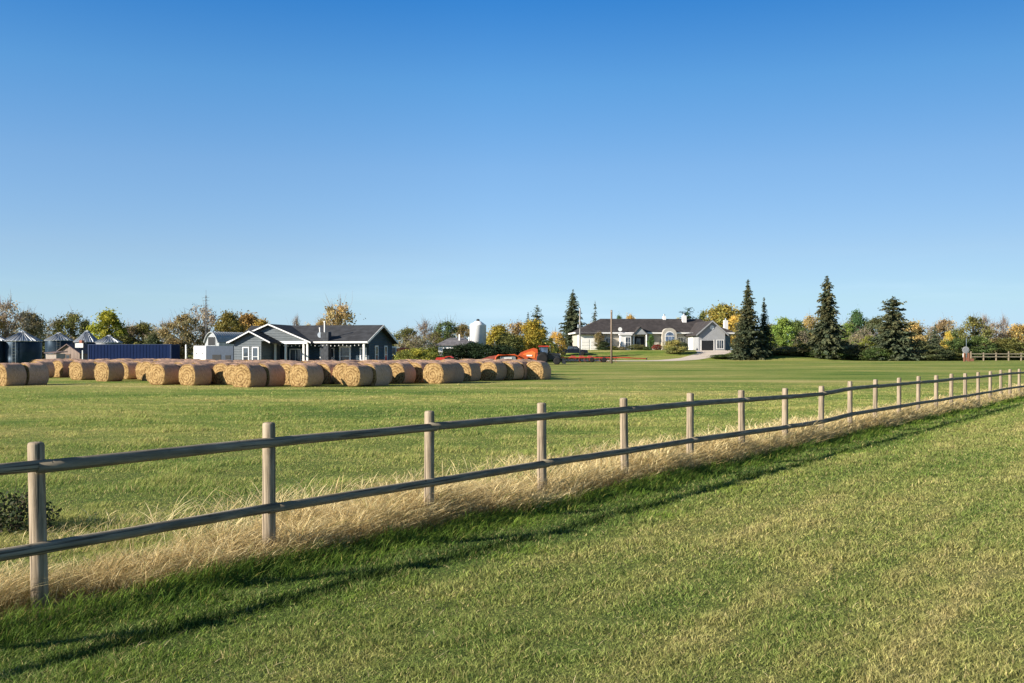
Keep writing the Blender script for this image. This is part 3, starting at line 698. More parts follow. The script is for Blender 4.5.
def spruce(px, top, wpx, Y, seed, label, colr, prof=None, nw=42, gap=.0, droop=.25, brown=.15, name='spruce_tree', group=None, lo=.04):
    x = wx(px, Y); z = g1(x, Y); H = wz(top, Y)-z; W = wpx*Y/F/2
    if prof is None: prof = ([0,.08,.3,.6,.85,1],[.82,1,.86,.52,.22,.03])
    prof = (prof[0], [q*W for q in prof[1]])
    r = thing(name, label, 'tree', (x, Y, z-.02), 0, group)
    mb = MB(); mb.tube([(0,0,-.3),(0,0,H*.4),(.05,0,H*.97)], [H*.018, H*.011, .03], 8); mb.obj('trunk', m_bark, r, True)
    c = link('crown', spruce_mesh(seed, H, prof, int(nw*1.45), droop*1.5, H/15, gap, brown, lo), r); c.color = (*colr, 1)
    return r
SPC = (.058,.063,.035)
spruce(573,289,30,216,21,'tall dark spruce left of the white house above the pickup',SPC,([0,.1,.35,.6,.85,1],[.9,1,.85,.6,.32,.05]),44)
spruce(595,300,13,214,22,'thin sparse spruce behind the left corner of the white house',SPC,([0,.2,.5,.8,1],[1,.9,.7,.4,.05]),30,.35)
spruce(748,278,34,184,23,'tall pointed spruce right beside the garage of the white house',SPC,([0,.1,.3,.5,.7,.9,1],[1,1,.78,.52,.40,.18,.03]),48,brown=.35)
spruce(764,296,24,187,24,'shorter narrow spruce standing just right of the tall garage spruce',SPC,([0,.12,.4,.6,.85,1],[1,1,.75,.42,.24,.03]),38)
spruce(737,322,22,181,25,'low wide spruce in front of the right corner of the garage',SPC,([0,.15,.5,.8,1],[1,.95,.6,.3,.03]),30,brown=.3)
spruce(827,274,34,188,26,'tallest spruce of the field edge with a brownish upper half',SPC,([0,.1,.35,.42,.55,.7,.88,1],[1,1,.95,.55,.56,.56,.28,.04]),46,brown=.4,lo=.06)
spruce(893,295,48,187,27,'broad dark spruce with spreading upper branches in the field edge',SPC,([0,.12,.3,.5,.7,.85,.95,1],[1,1,.92,.72,.55,.48,.26,.05]),40,.04,.1,brown=.3)
spruce(935,323,27,198,28,'medium dark spruce between the gold and the pinkish trees',SPC,([0,.1,.4,.7,1],[1,1,.75,.4,.05]),34)
spruce(537,305,32,180,29,'dark spruce rising behind the yellow tree and the tractor',SPC,([0,.1,.4,.6,.85,1],[1,1,.8,.6,.38,.1]),36,.12)
spruce(528,311,20,186,30,'smaller dark spruce top left of the spruce behind the tractor',SPC,None,30,.1)
spruce(688,307,26,238,31,'dark pine with tufted top behind the white house chimney',(.03,.05,.03),([0,.3,.6,.8,1],[.5,.9,1,.7,.3]),22,.25,.0,name='pine_tree')
# ------------------------------------------------------------------ straw bales
t = NT('bale_wrap'); p = t.pos('obj')
lay = t.noise(t.mapv(p, (5, 16, 5)), 1.0, 4, .7, .3); big = t.noise(t.mapv(p, (1,.6,1)), 1.1, 3); fi = t.noise(p, 22, 4, .75)
c = t.ramp(t.math('ADD', t.math('MULTIPLY', lay, .5), t.math('MULTIPLY', fi, .5)), [(.3, (.24,.14,.085)), (.5, (.52,.33,.225)), (.7, (.70,.50,.38))])
oi = t.n('ShaderNodeObjectInfo'); c = t.mix(t.mr(big, .4, .65, 0, .5), c, (.50,.32,.24)); 
rv = t.mr(oi.outputs['Random'], 0, 1, .82, 1.15, False); cm = t.n('ShaderNodeCombineColor')
for i in range(3): t.set(cm.inputs[i], rv)
c = t.mix(1., c, cm.outputs[0], 'MULTIPLY')
m_wrap = t.end(t.bsdf(c, .92, 0, .15, t.bump(t.math('ADD', lay, t.math('MULTIPLY', fi, .6)), .7, .05)))
t = NT('bale_end'); p = t.pos('obj'); sp = t.n('ShaderNodeSeparateXYZ'); t.set(sp.inputs[0], p)
rr = t.math('SQRT', t.math('ADD', t.math('POWER', sp.outputs[0], 2.), t.math('POWER', sp.outputs[2], 2.)))
an = t.math('ARCTAN2', sp.outputs[2], sp.outputs[0])
nz = t.noise(p, 4.0, 5, .75); spir = t.math('SINE', t.math('ADD', t.math('MULTIPLY', rr, 34.), t.math('ADD', an, t.math('MULTIPLY', nz, 7.))))
fi = t.noise(p, 17, 4, .8)
f = t.math('ADD', t.math('MULTIPLY', spir, .05), t.math('ADD', t.math('MULTIPLY', nz, .5), t.math('MULTIPLY', fi, .5)))
c = t.ramp(f, [(.36, (.07,.038,.015)), (.45, (.22,.135,.055)), (.55, (.37,.25,.11)), (.72, (.50,.38,.20))])
m_end = t.end(t.bsdf(c, .92, 0, .15, t.bump(f, .8, .07)))
BR_, BL = .80, 1.38
def bale_meshes(seed):
    r2 = np.random.default_rng(seed); n, m = 44, 13; V = []; 
    def rad(a, u): return BR_*(1 + .018*math.sin(2*a+seed) + .014*math.sin(3*a+seed*1.7) + .016*float(vn(a*3+seed, u*5, seed)-.5)*2)
    def pt(a, y, k=1.): 
        r = rad(a, y)*k; ca_, sa_ = math.cos(a), math.sin(a); kq = (abs(ca_)**2.28+abs(sa_)**2.28)**(-1/2.28); x, z = r*ca_*kq, r*sa_*kq
        z = z if z > -.70*BR_ else -.70*BR_ + (z+.70*BR_)*.35     # settled on the ground
        return (x*1.02, y, z)
    for i in range(m):
        u = i/(m-1); e = 1-.05*max(0, 1-u*9)**1.5 - .05*max(0, 1-(1-u)*9)**1.5 + .006*math.sin(u*40+seed)
        for k in range(n): V.append(pt(6.2832*k/n, u*BL, e))
    f = [(i*n+k, (i+1)*n+k, (i+1)*n+(k+1)%n, i*n+(k+1)%n) for i in range(m-1) for k in range(n)]
    f.append(tuple((m-1)*n+k for k in range(n)))
    w_ = MB(); w_.add(V, f)
    E = []; rings = 9; ef = []
    for i in range(rings):
        q = 1-i/rings
        for k in range(n):
            a = 6.2832*k/n; b = pt(a, 0, .948*q); E.append((b[0], -.05*(1-q**3)*1.2 + .04*float(vn(a*4*q+seed*3, q*7, seed+5)-.5)*(0 if i == 0 else 1), b[2]))
    E.append((0, -.05, 0))
    for i in range(rings-1):
        for k in range(n): ef.append((i*n+k, i*n+(k+1)%n, (i+1)*n+(k+1)%n, (i+1)*n+k))
    for k in range(n): ef.append(((rings-1)*n+k, (rings-1)*n+(k+1)%n, rings*n))
    e_ = MB(); e_.add(E, ef)
    # loose straws at the rim and on the face
    st = MB()
    for _ in range(150):
        a = r2.random()*6.28; q = .97*r2.random()**.35; b = np.array(pt(a, -.03, q)); dv = r2.normal(0, 1, 3)*np.array([.09,.05,.09]); dv[1] = -abs(dv[1])-.01
        s2 = np.cross(dv, r2.normal(0,1,3)); s2 /= np.linalg.norm(s2)+1e-9
        e_.add([b-s2*.008, b+s2*.008, b+dv+s2*.004, b+dv-s2*.004], [(0,1,2,3)])
    return w_.mesh('straw_bale', m_wrap, True), e_.mesh('end_face', m_end, False)
BM = [bale_meshes(s) for s in range(5)]
BALE_A = R(31); AX = np.array([math.sin(BALE_A), math.cos(BALE_A)])
placed = []
def bale(x, y, label, jit=0.):
    for (a, b) in placed:
        if (a-x)**2+(b-y)**2 < 1.36**2: return None
    placed.append((x, y)); w_, e_ = BM[len(placed)*7 % 5]
    o = link('straw_bale', w_); o.location = (x, y, g1(x, y)+.80*.765); s = random.uniform(.93, 1.06)
    o.rotation_euler = (R(random.uniform(-1.5,1.5)), 0, -BALE_A+R(jit)); o.scale = (s, random.uniform(.96, 1.0), s)
    link('end_face', e_, o)
    return tag(o, label, 'bale', 'round straw bales lined up on the field')
ORD = ['zeroth','first','second','third','fourth','fifth','sixth','seventh','eighth','ninth','tenth','eleventh','twelfth','thirteenth','fourteenth','fifteenth','sixteenth','seventeenth','eighteenth','nineteenth','twentieth','twenty-first','twenty-second','twenty-third','twenty-fourth','twenty-fifth','twenty-sixth']
front = [(-1,386,'round straw bale cut by the left picture edge, its lit end at the edge',1),
 (45,376.9,'small far round bale right behind the bale pair at the left edge',2),(57,377.2,'far round bale, third bright end from the left picture edge',2),
 (76,380,'round bale with a bright end directly below the small gabled shed',3),(101.5,381.5,'large bright ended bale below the left end of the blue container',3),
 (122.5,379.6,'bright ended bale below the left half of the blue container',3),(141.5,380,'bright ended bale below the right half of the blue container',3),
 (156.5,385,'round bale standing forward below the right end of the blue container',3),(187,385.6,'bright ended forward bale just left of the white trailer front',3),
 (220,384.4,'round bale right below the blue side of the white trailer',3),(241,387.4,'nearest bale to the camera, below the left small gable of the house',3),
 (285.5,385,'half hidden bale end between the two nearest forward bales',3),(298.5,387,'forward bale below the white porch posts of the house',2),
 (322.5,384,'bale end partly hidden below the house chimney',3),(350.5,386.8,'forward golden ended bale below the white framed house windows',2),
 (395,383.5,'bale with narrow lit end just right of the house corner',3),(413.5,382.6,'bale with a half shaded end below the yellow green bushes',3),
 (433,383.7,'broad golden ended bale standing forward below the small red tractor',3),(462.5,381.3,'bale with a shadow across its end below the white silo',3),
 (488,380.6,'bale with its lit end below the red mower',3),(506,380.2,'bale with a strip of lit end below the orange baler',2),(520.5,380,'bale with a thin crescent of lit end, third from the right end',2),(534,379.8,'last bale at the right end of the row below the tractor',0)]
def gy_for(px, py):
    lo_, hi_ = 20., 180.
    for _ in range(50):
        m_ = (lo_+hi_)/2; x = wx(px, m_); yy = HOR + (CAMH-g1(x, m_))*F/m_
        if yy > py: lo_ = m_
        else: hi_ = m_
    return lo_
fr = []
for (px, py, lb, nb) in front:
    Y = gy_for(px, py); x = wx(px, Y)
    if bale(x, Y, lb, random.uniform(-3, 3)) is None: print('front bale clash', px)
    fr.append((x, Y, lb, nb))
for k in range(1, 2):
    for i, (x, Y, lb, nb) in enumerate(fr):
        if k > nb: continue
        xx = x+AX[0]*1.46*k+random.uniform(-.22,.22); yy = Y+AX[1]*1.46*k+random.uniform(-.1,.12)
        px = 512+xx/yy*F
        if px > 532 or (px > 222 and yy > 88): continue
        lab = 'bale %s behind the %s front bale from the left' % (['','directly','second','third','fourth'][k], ORD[i+1])
        bale(xx, yy, lab, random.uniform(-3, 3))
# the packed rows behind: a lattice along the bale axis, kept where it stays clear of the front bales
LM = [(8,'the grain bin at the left edge'),(30,'the big dark grain bin'),(52,'the low lean-to'),(68,'the gabled garden shed'),(86,'the white notice board'),(105,'the left end of the blue container'),(128,'the middle of the blue container'),(152,'the right half of the blue container'),
 (172,'the right end of the blue container'),(187,'the white post'),(200,'the white trailer nose'),(222,'the blue side of the trailer'),(247,'the small house gable'),(268,'the peak of the big house gable'),(290,'the house porch'),(307,'the pair of white porch posts'),(330,'the dark house chimney'),(348,'the wide house window'),(369,'the corner porch post'),(384,'the right gable end of the house'),
 (404,'the red combine'),(420,'the yellow green bushes'),(440,'the small red tractor'),(455,'the grey roofed shed'),(478,'the white silo'),(500,'the red mower'),(520,'the orange baler'),(545,'the dark tractor')]
PX_ = np.array([q[0] for q in front], float); o_ = np.argsort(PX_); FX = PX_[o_]; FY = np.array([fr[q][1] for q in o_])
AN = np.array([AX[1], -AX[0]]); cand = []
for a in range(-40, 60):
    for b in range(-30, 40):
        q = np.array([-20., 80.]) + AN*1.68*a + AX*1.44*(b+(.5 if a % 2 else 0)+random.uniform(-.12,.12)); px = 512+q[0]/q[1]*F
        if not (34 < px < 528): continue
        fy = float(np.interp(px, FX, FY)); back = 97 if px < 200 else (89 if px < 396 else 93)
        if fy+1.2 < q[1] < back and (q[1]-fy < 4 or random.random() < .92): cand.append((q[1]-fy, px, q[0], q[1]))
cand.sort(); seen = {}
rows = []
from mathutils.bvhtree import BVHTree
for (dp, px, x, y) in cand:
    o = bale(x, y, 'x', random.uniform(-4, 4))
    if o: rows.append((o, dp, px))
# a bale that no part of shows from the viewing side is left out
bo = [o for o in col.objects if o.name.startswith('straw_bale')]; bpy.context.view_layer.update()
vv, ff, ow = [], [], []
for o in bo:
    k0 = len(vv); vv += [o.matrix_world @ v.co for v in o.data.vertices]
    for p_ in o.data.polygons: ff.append([k0+i for i in p_.vertices]); ow.append(o.name)
bv = BVHTree.FromPolygons(vv, ff); C0 = mathutils.Vector((0, 0, CAMH)); keep = []
def seen_from(o):
    hits = 0
    for sx in (-1.5, 0., 1.5):
        c0 = mathutils.Vector((sx, 0, CAMH+.1))
        for i in range(0, len(o.data.vertices), 9):
            q = o.matrix_world @ o.data.vertices[i].co; dr = (q-c0).normalized(); h = bv.ray_cast(c0, dr)
            if h[2] is not None and ow[h[2]] == o.name: hits += 1
            if hits > 4: return True
    return False
for (o, dp, px) in rows:
    if seen_from(o): keep.append((o, dp, px))
drop = [o for (o, dp, px) in rows if not any(o is k[0] for k in keep)]
for o in drop:
    for ch_ in [q for q in col.objects if q.parent is o]: bpy.data.objects.remove(ch_)
    bpy.data.objects.remove(o)
print('dropped', len(drop)); rows = keep
groups_ = {}
for (o, dp, px) in rows:
    dn = 'just behind the front' if dp < 5 else ('in a middle row' if dp < 12 else ('in a back row' if dp < 20 else 'in the farthest row'))
    lm = min(LM, key=lambda q: abs(q[0]-px))[1]; groups_.setdefault((dn, lm), []).append((px, o))
for (dn, lm), lst in groups_.items():
    lst.sort(key=lambda q: q[0])
    for k, (px, o) in enumerate(lst):
        suf = '' if len(lst) == 1 else (', left one' if k == 0 else ', right one') if len(lst) == 2 else ', %s from left' % ORD[k+1]
        o['label'] = 'bale %s below %s%s' % (dn, lm, suf)
print('bales', len(placed))
# straw litter in front of the bales
m = 16000; tq = rng.random(m); px = rng.uniform(-20, 575, m); py = np.where(px < 240, 382, 385)+rng.normal(0, 3.5, m); Yl = np.clip((CAMH-.05)*F/np.maximum(py-HOR, 18), 52, 95); Xl = (px-512)/F*Yl
k = fbm(Xl*.25, Yl*.25, 77) > .47; Xl, Yl = Xl[k], Yl[k]; m = len(Xl)
me = blade_mesh('straw_litter', Xl, Yl, rng.uniform(.01,.05,m), np.full(m,.03), rng.uniform(.1,.35,m), rng.uniform(0,6.28,m), m_dry, np.stack([rng.uniform(.7,1.2,m), rng.uniform(.3,.8,m), rng.random(m)],1))
tag(link('straw_litter', me), 'loose straw litter scattered on the grass around the bales', 'straw', kind='stuff')
# ------------------------------------------------------------------ blue grey bungalow
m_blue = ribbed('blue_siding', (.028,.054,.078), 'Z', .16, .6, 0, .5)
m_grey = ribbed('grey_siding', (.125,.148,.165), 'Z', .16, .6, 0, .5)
m_white = paint('white_trim', (.78,.78,.76), .5, 0, .06)
m_roof = ribbed('shingle', (.044,.046,.051), 'Z', .14, .9, 0, .6, .3)
m_glass = glass_mat('window_glass', (.05,.065,.085)); m_dark = paint('dark_opening', (.015,.017,.02), .6)
m_deck = paint('deck_board', (.16,.11,.08), .8); m_stone = paint('dark_stone', (.055,.06,.07), .9, 0, .5, 4., bump=.5)
m_steel = paint('bright_steel', (.55,.56,.58), .3, .9, .1); m_conc = paint('concrete', (.42,.40,.37), .9, 0, .2, 1.5)
m_black = paint('black_iron', (.02,.02,.022), .5)
Yh = 98.0; HX = wx(369, Yh); HG = g1(HX, Yh)
house = thing('blue_house', 'dark blue grey bungalow with white trimmed gables and a long front porch', 'house', (HX, Yh, HG), R(-12))
def gable_prism(u0, u1, v0, v1, ze, zr, along):
    mb = MB()
    if along == 'u':
        vm = (v0+v1)/2; mb.prismx([(v0,0),(v1,0),(v1,ze),(vm,zr),(v0,ze)], u0, u1)
    else:
        um = (u0+u1)/2; mb.prism([(u0,0),(u1,0),(u1,ze),(um,zr),(u0,ze)], v0, v1)
    return mb
ZE, ZR = 3.22, 4.72
MU0 = -13.4
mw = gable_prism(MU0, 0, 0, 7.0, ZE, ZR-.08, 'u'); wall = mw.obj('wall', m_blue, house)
def roof_u(mb, u0, u1, v0, v1, ze, zr, ov, t=.16):
    vm = (v0+v1)/2; sl_ = (zr-ze)/(vm-v0); a = v0-ov; za = ze-ov*sl_
    mb.slab((u0,a,za),(u1,a,za),(u1,vm,zr),(u0,vm,zr),t); b = v1+ov
    mb.slab((u1,b,za),(u0,b,za),(u0,vm,zr),(u1,vm,zr),t); return mb
def roof_v(mb, u0, u1, v0, v1, ze, zr, ov, t=.16):
    um = (u0+u1)/2; sl_ = (zr-ze)/(um-u0); a = u0-ov; za = ze-ov*sl_
    mb.slab((a,v1,za),(a,v0,za),(um,v0,zr),(um,v1,zr),t); b = u1+ov
    mb.slab((b,v0,za),(b,v1,za),(um,v1,zr),(um,v0,zr),t); return mb
rf = roof_u(MB(), MU0-.4, .55, -1.55, 7.0, ZE-.02, ZR+.08, .35); roof = rf.obj('roof', m_roof, house)
# forward gables
G1 = (-13.5, -5.5, -2.1); G2 = (-12.4, -8.5, -4.2)
g1m = MB(); um = (G1[0]+G1[1])/2
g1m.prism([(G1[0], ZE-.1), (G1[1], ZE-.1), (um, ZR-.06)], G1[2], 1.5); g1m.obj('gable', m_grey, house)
roof_v(MB(), G1[0], G1[1], G1[2]-.4, 3.2, ZE-.02, ZR+.10, .45).obj('roof', m_roof, house)
um2 = (G2[0]+G2[1])/2; ZR2, ZE2 = 3.98, 3.12
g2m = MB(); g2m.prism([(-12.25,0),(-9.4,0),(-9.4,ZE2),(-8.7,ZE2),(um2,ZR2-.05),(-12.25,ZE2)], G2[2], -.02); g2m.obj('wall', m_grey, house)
roof_v(MB(), G2[0], G2[1], G2[2]-.45, 1.5, ZE2, ZR2+.10, .22).obj('roof', m_roof, house)
# trims: rake boards, eave fascia, porch beam
tr = MB()
def rake_v(u0, u1, v, ze, zr, ov, h=.11):
    um = (u0+u1)/2; sl_ = (zr-ze)/(um-u0); a = u0-ov; za = ze-ov*sl_; b = u1+ov
    tr.prism([(a, za-h), (um, zr-h), (um, zr+.02), (a, za+.02)], v-.05, v-.003); tr.prism([(um, zr-h), (b, za-h), (b, za+.02), (um, zr+.02)], v-.05, v-.003)
rake_v(G1[0], G1[1], G1[2]-.4, ZE-.02, ZR+.10, .45); rake_v(G2[0], G2[1], G2[2]-.45, ZE2, ZR2+.10, .22)
vm = (7.0-1.55)/2; slp = (ZR+.08-ZE+.02)/(vm+1.55); za = ZE-.02-.35*slp
tr.prismx([(-1.9, za-.2), (vm, ZR-.12), (vm, ZR+.10), (-1.9, za+.02)], .553, .60); tr.prismx([(vm, ZR-.12), (7.35, za-.2), (7.35, za+.02), (vm, ZR+.10)], .553, .60)
tr.box(G1[1]+.47, .55, -1.95, -1.903, za-.15, za+.02)
tr.box(G1[0]+4.2, G1[1]-.05, G1[2]-.02, G1[2]+.16, ZE-.36, ZE-.1)
tr.obj('trim', m_white, house)
def post_obj(u, v, w_=.18, h=ZE-.3, z0=.25): MB().box(u-w_/2, u+w_/2, v-w_/2, v+w_/2, z0, h).obj('porch_post', m_white, house)
for (u, v) in [(-9.0,-1.95),(-7.9,-1.95),(-6.02,-1.95),(-5.62,-1.95),(.1,-1.7)]: post_obj(u, v)
MB().box(-9.5, .4, -2.2, -.004, 0, .28).obj('deck', m_deck, house)
def window(root, u0, u1, z0, z1, v, fw=.10, cols=2, rows=1, wall_side='f', frame=m_white, pane=m_glass):
    fr_ = MB(); a = v-.05; b = v+.03
    fr_.box(u0-fw,u1+fw,a,b,z1,z1+fw); fr_.box(u0-fw,u1+fw,a-.02,b,z0-fw,z0); fr_.box(u0-fw,u0,a,b,z0,z1); fr_.box(u1,u1+fw,a,b,z0,z1)
    for c in range(1, cols): uu = u0+(u1-u0)*c/cols; fr_.box(uu-.025,uu+.025,a+.01,b,z0,z1)
    for c in range(1, rows): zz = z0+(z1-z0)*c/rows; fr_.box(u0,u1,a+.012,b,zz-.025,zz+.025)
    pn = MB().box(u0,u1,v-.018,v+.02,z0,z1)
    if wall_side == 'r':      # on a wall facing +u: swap axes
        for m_ in (fr_, pn): m_.v = [(-(q[1]), q[0], q[2]) for q in m_.v]
    if wall_side == 'l':
        for m_ in (fr_, pn): m_.v = [(q[1], q[0], q[2]) for q in m_.v]
    o = fr_.obj('window', frame, root); pn.obj('pane', pane, o); return o
window(house, -11.25, -10.75, .75, 2.45, G2[2], .10, 1, 2); window(house, -10.25, -9.75, .75, 2.45, G2[2], .10, 1, 2)
window(house, -8.3, -7.2, 1.0, 2.3, 0, .09, 2); window(house, -2.95, -2.05, .8, 2.5, 0, .16, 1, 2); window(house, -4.2, -3.7, .9, 2.4, 0, .08, 1)
window(house, 1.8, 2.5, 1.0, 2.6, 0, .12, 1, 2, 'r'); window(house, 4.6, 5.3, 1.0, 2.6, 0, .12, 1, 2, 'r')
def door(root, u0, u1, z0, z1, v, mat):
    o = MB().box(u0, u1, v-.05, v+.03, z0, z1).obj('door', mat, root)
    MB().box(u0+.12, u1-.12, v-.07, v-.052, z0+1.0, z1-.15).obj('pane', m_glass, o); MB().lathe([(.035,0),(.045,.03),(.02,.06)], 8, (u1-.07, v-.11, z0+.95), 'y').obj('handle', m_steel, o)
door(house, -5.15, -4.5, .3, 2.5, 0, m_white); door(house, -.95, -.25, .3, 2.5, 0, m_white); door(house, -9.3, -8.7, .3, 2.4, 0, m_blue)
ch = MB().bbox(-4.35, -3.55, -1.75, -.95, .28, 4.0, .04); cho = ch.obj('chimney', m_stone, house)
MB().lathe([(.07,4.0),(.07,4.95),(.11,4.97),(.11,5.07),(.04,5.12)], 12, (-4.15,-1.2,0)).obj('flue', m_white, cho)
MB().lathe([(.06,3.6),(.06,4.4),(.10,4.42),(.09,4.5)], 12, (-5.2,.1,0)).obj('vent_pipe', m_white, house)
MB().lathe([(.28,0),(.26,.06),(.15,.13),(.05,.15)], 16, (-4.75,-.9,3.75), 'y').obj('satellite_dish', m_steel, house)
lt = MB()
for k in range(22):
    u = -8.6+k*.41; lt.lathe([(.02,-.09),(.05,-.05),(.045,0),(.015,.03)], 6, (u, -1.75, 2.78-.10*abs(math.sin(k*.8))))
lt.obj('string_lights', m_white, house)
# porch furniture
pf = thing('patio_table', 'small pale table standing on the porch between the white posts', 'table', (0,0,0))
u_, v_ = -7.2, -1.0; M = house.matrix_basis
cz, sz_ = math.cos(R(-12)), math.sin(R(-12)); pf.location = (HX+u_*cz-v_*sz_, Yh+u_*sz_+v_*cz, HG+.28); pf.rotation_euler = (0,0,R(-12))
MB().box(-.7,.7,-.4,.4,.68,.74).obj('tabletop', paint('pale_wood', (.5,.47,.43), .7), pf)
for sx in (-.6,.6):
    for sy in (-.33,.33): MB().box(sx-.04,sx+.04,sy-.04,sy+.04,0,.678).obj('leg', m_steel, pf)

# ------------------------------------------------------------------ white house on the rise
m_cream = paint('cream_stucco', (.40,.37,.32), .85, 0, .08, 1.2); m_whw = paint('white_stucco', (.74,.73,.71), .85, 0, .06, 1.2)
m_roof2 = ribbed('brown_shingle', (.050,.043,.042), 'Z', .16, .9, 0, .6, .3); m_gwall = paint('grey_stucco', (.30,.31,.325), .85, 0, .08, 1.2)
Yw = 205.0; WX_ = wx(578, Yw); WG = 2.72
wh = thing('white_house', 'long white bungalow with dark hipped roof and a front garage on the grassy rise', 'house', (WX_, Yw, WG), R(4))
k_ = Yw/F
def U(px): return (px-578)*k_
def hip(mb, u0, u1, v0, v1, ze, zr, inset):
    vm = (v0+v1)/2; a = [(u0,v0,ze),(u1,v0,ze),(u1,v1,ze),(u0,v1,ze),(u0+inset,vm,zr),(u1-inset,vm,zr)]
    lo = [(q[0],q[1],ze-.22) for q in a[:4]]
    return mb.add(a+lo, [(0,1,5,4),(1,2,5),(2,3,4,5),(3,0,4),(9,8,7,6),(0,6,7,1),(1,7,8,2),(2,8,9,3),(3,9,6,0)])
MB().box(0, U(733), 0, 10.5, -.6, 3.55).obj('wall', m_cream, wh)
rf2 = hip(MB(), -.7, U(738), -.8, 11.3, 3.72, 6.75, 6.2).obj('roof', m_roof2, wh)
fa = MB(); fa.box(-.76, U(738)+.06, -.86, -.803, 3.46, 3.75); fa.box(-.76,-.703,-.8,11.3,3.46,3.75); fa.obj('fascia', m_whw, wh)
# left garage bay
MB().box(-.05, U(599), -1.6, -.004, -.6, 3.35).obj('wall', m_whw, wh)
sh = MB(); sh.slab((-.6,-2.3,3.42),(U(600),-2.3,3.42),(U(600),.9,4.12),(-.6,.9,4.12),.2); sh.obj('roof', m_roof2, wh)
for a, b in ((580.5,588),(589.3,597)):
    gd = MB().box(U(a),U(b),-1.66,-1.603,-.25,2.3).obj('garage_door', m_whw, wh)
    ln = MB()
    for q in range(1,4): ln.box(U(a)+.03,U(b)-.03,-1.672,-1.661,-.25+q*.64-.02,-.25+q*.64+.02)
    ln.obj('panel_line', paint('grey_line', (.3,.3,.3), .7), gd)
# bay window
MB().box(U(619.5), U(630), -1.9, -.004, -.6, 3.1).obj('bay', m_whw, wh)
MB().box(U(618), U(631), -2.2, -.87, 3.12, 3.34).obj('bay_roof', m_whw, wh)
window(wh, U(624.5), U(629.3), .5, 2.7, -1.9, .10, 2, 2)
window(wh, U(606), U(612), 1.0, 2.5, 0, .1, 2)
# entry gable
ga = MB(); ga.prism([(U(632.5),3.3),(U(646.5),3.3),(U(639.5),4.75)], -1.6, .6); ga.obj('entry_gable', m_gwall, wh)
roof_v(MB(), U(632.5), U(646.5), -1.8, 2.4, 3.42, 4.95, .3, .12).obj('roof', m_roof2, wh)
MB().box(U(633.5), U(645), -.06, -.004, 0, 2.9).obj('entry_recess', m_dark, wh)
for px in (633, 646): MB().lathe([(.22,-.4),(.22,-.2),(.16,-.15),(.15,3.0),(.2,3.05),(.2,3.3)], 14, (U(px), -1.35, 0)).obj('column', m_whw, wh)
door(wh, U(637), U(641), 0, 2.5, -.065, m_gwall)
# arched front window
N = 12; pts = [(U(662),-.6),(U(676.5),-.6),(U(676.5),3.3)] + [(U(669.25)+(U(676.5)-U(669.25))*math.cos(math.pi*i/N), 3.3+1.35*math.sin(math.pi*i/N)) for i in range(1,N)] + [(U(662),3.3)]
MB().prism(pts, -1.5, .6).obj('arched_front', m_cream, wh)
pts = [(U(664.5),.4),(U(674),.4),(U(674),3.0)] + [(U(669.25)+(U(674)-U(669.25))*math.cos(math.pi*i/N), 3.0+.95*math.sin(math.pi*i/N)) for i in range(1,N)] + [(U(664.5),3.0)]
aw = MB().prism(pts, -1.56, -1.503).obj('arched_window', m_whw, wh)
pa = MB()
for a in range(3):
    x0 = U(664.5)+.12+a*(U(674)-U(664.5)-.12)/3; pa.box(x0, x0+.52, -1.59, -1.561, .55, 2.9)
pa.obj('pane', glass_mat('blue_glass', (.10,.14,.22)), aw)
MB().prism([(U(664.9)+.2*0,3.05),(U(673.6),3.05)]+[(U(669.25)+1.6*.52*math.cos(math.pi*i/8)*.98, 3.05+.75*math.sin(math.pi*i/8)) for i in range(1,8)], -1.59, -1.561).obj('pane', glass_mat('blue_glass'), aw)
window(wh, U(679.5), U(687.5), .8, 2.6, 0, .1, 3)
# front garage wing
ga0, ga1, gv = U(697.7)-1.75, U(725.5)-2.15, -9.0; gm = (ga0+ga1)/2
MB().prism([(ga0,-.8),(ga1,-.8),(ga1,3.5),(gm,5.75),(ga0,3.5)], gv, -.003).obj('wall', m_gwall, wh)
roof_v(MB(), ga0, ga1, gv-.5, 4.0, 3.62, 5.95, .6, .2).obj('roof', m_roof2, wh)
fa = MB(); rk = tr; 
def rake2(mb, u0, u1, v, ze, zr, ov, h):
    um = (u0+u1)/2; sl_ = (zr-ze)/(um-u0); a = u0-ov; za = ze-ov*sl_; b = u1+ov
    mb.prism([(a, za-h), (um, zr-h), (um, zr+.02), (a, za+.02)], v-.05, v-.003); mb.prism([(um, zr-h), (b, za-h), (b, za+.02), (um, zr+.02)], v-.05, v-.003)
rake2(fa, ga0, ga1, gv-.5, 3.62, 5.95, .6, .28); fa.obj('fascia', m_gwall, wh)
gdr = MB().box(ga0+.55, ga0+3.0, gv-.03, gv-.003, -.2, 1.95).obj('garage_door', m_dark, wh)
MB().box(ga0+.4, ga0+.548, gv-.08, gv-.003, -.2, 2.1).obj('jamb', m_whw, gdr); MB().box(ga0+3.002, ga0+3.15, gv-.08, gv-.003, -.2, 2.1).obj('jamb', m_whw, gdr)
window(wh, ga0+3.7, ga0+5.0, .4, 2.0, gv, .1, 3)
MB().lathe([(.42,0),(.42,.06)], 20, (gm, gv-.063, 4.55), 'y').obj('gable_vent', m_white, wh)
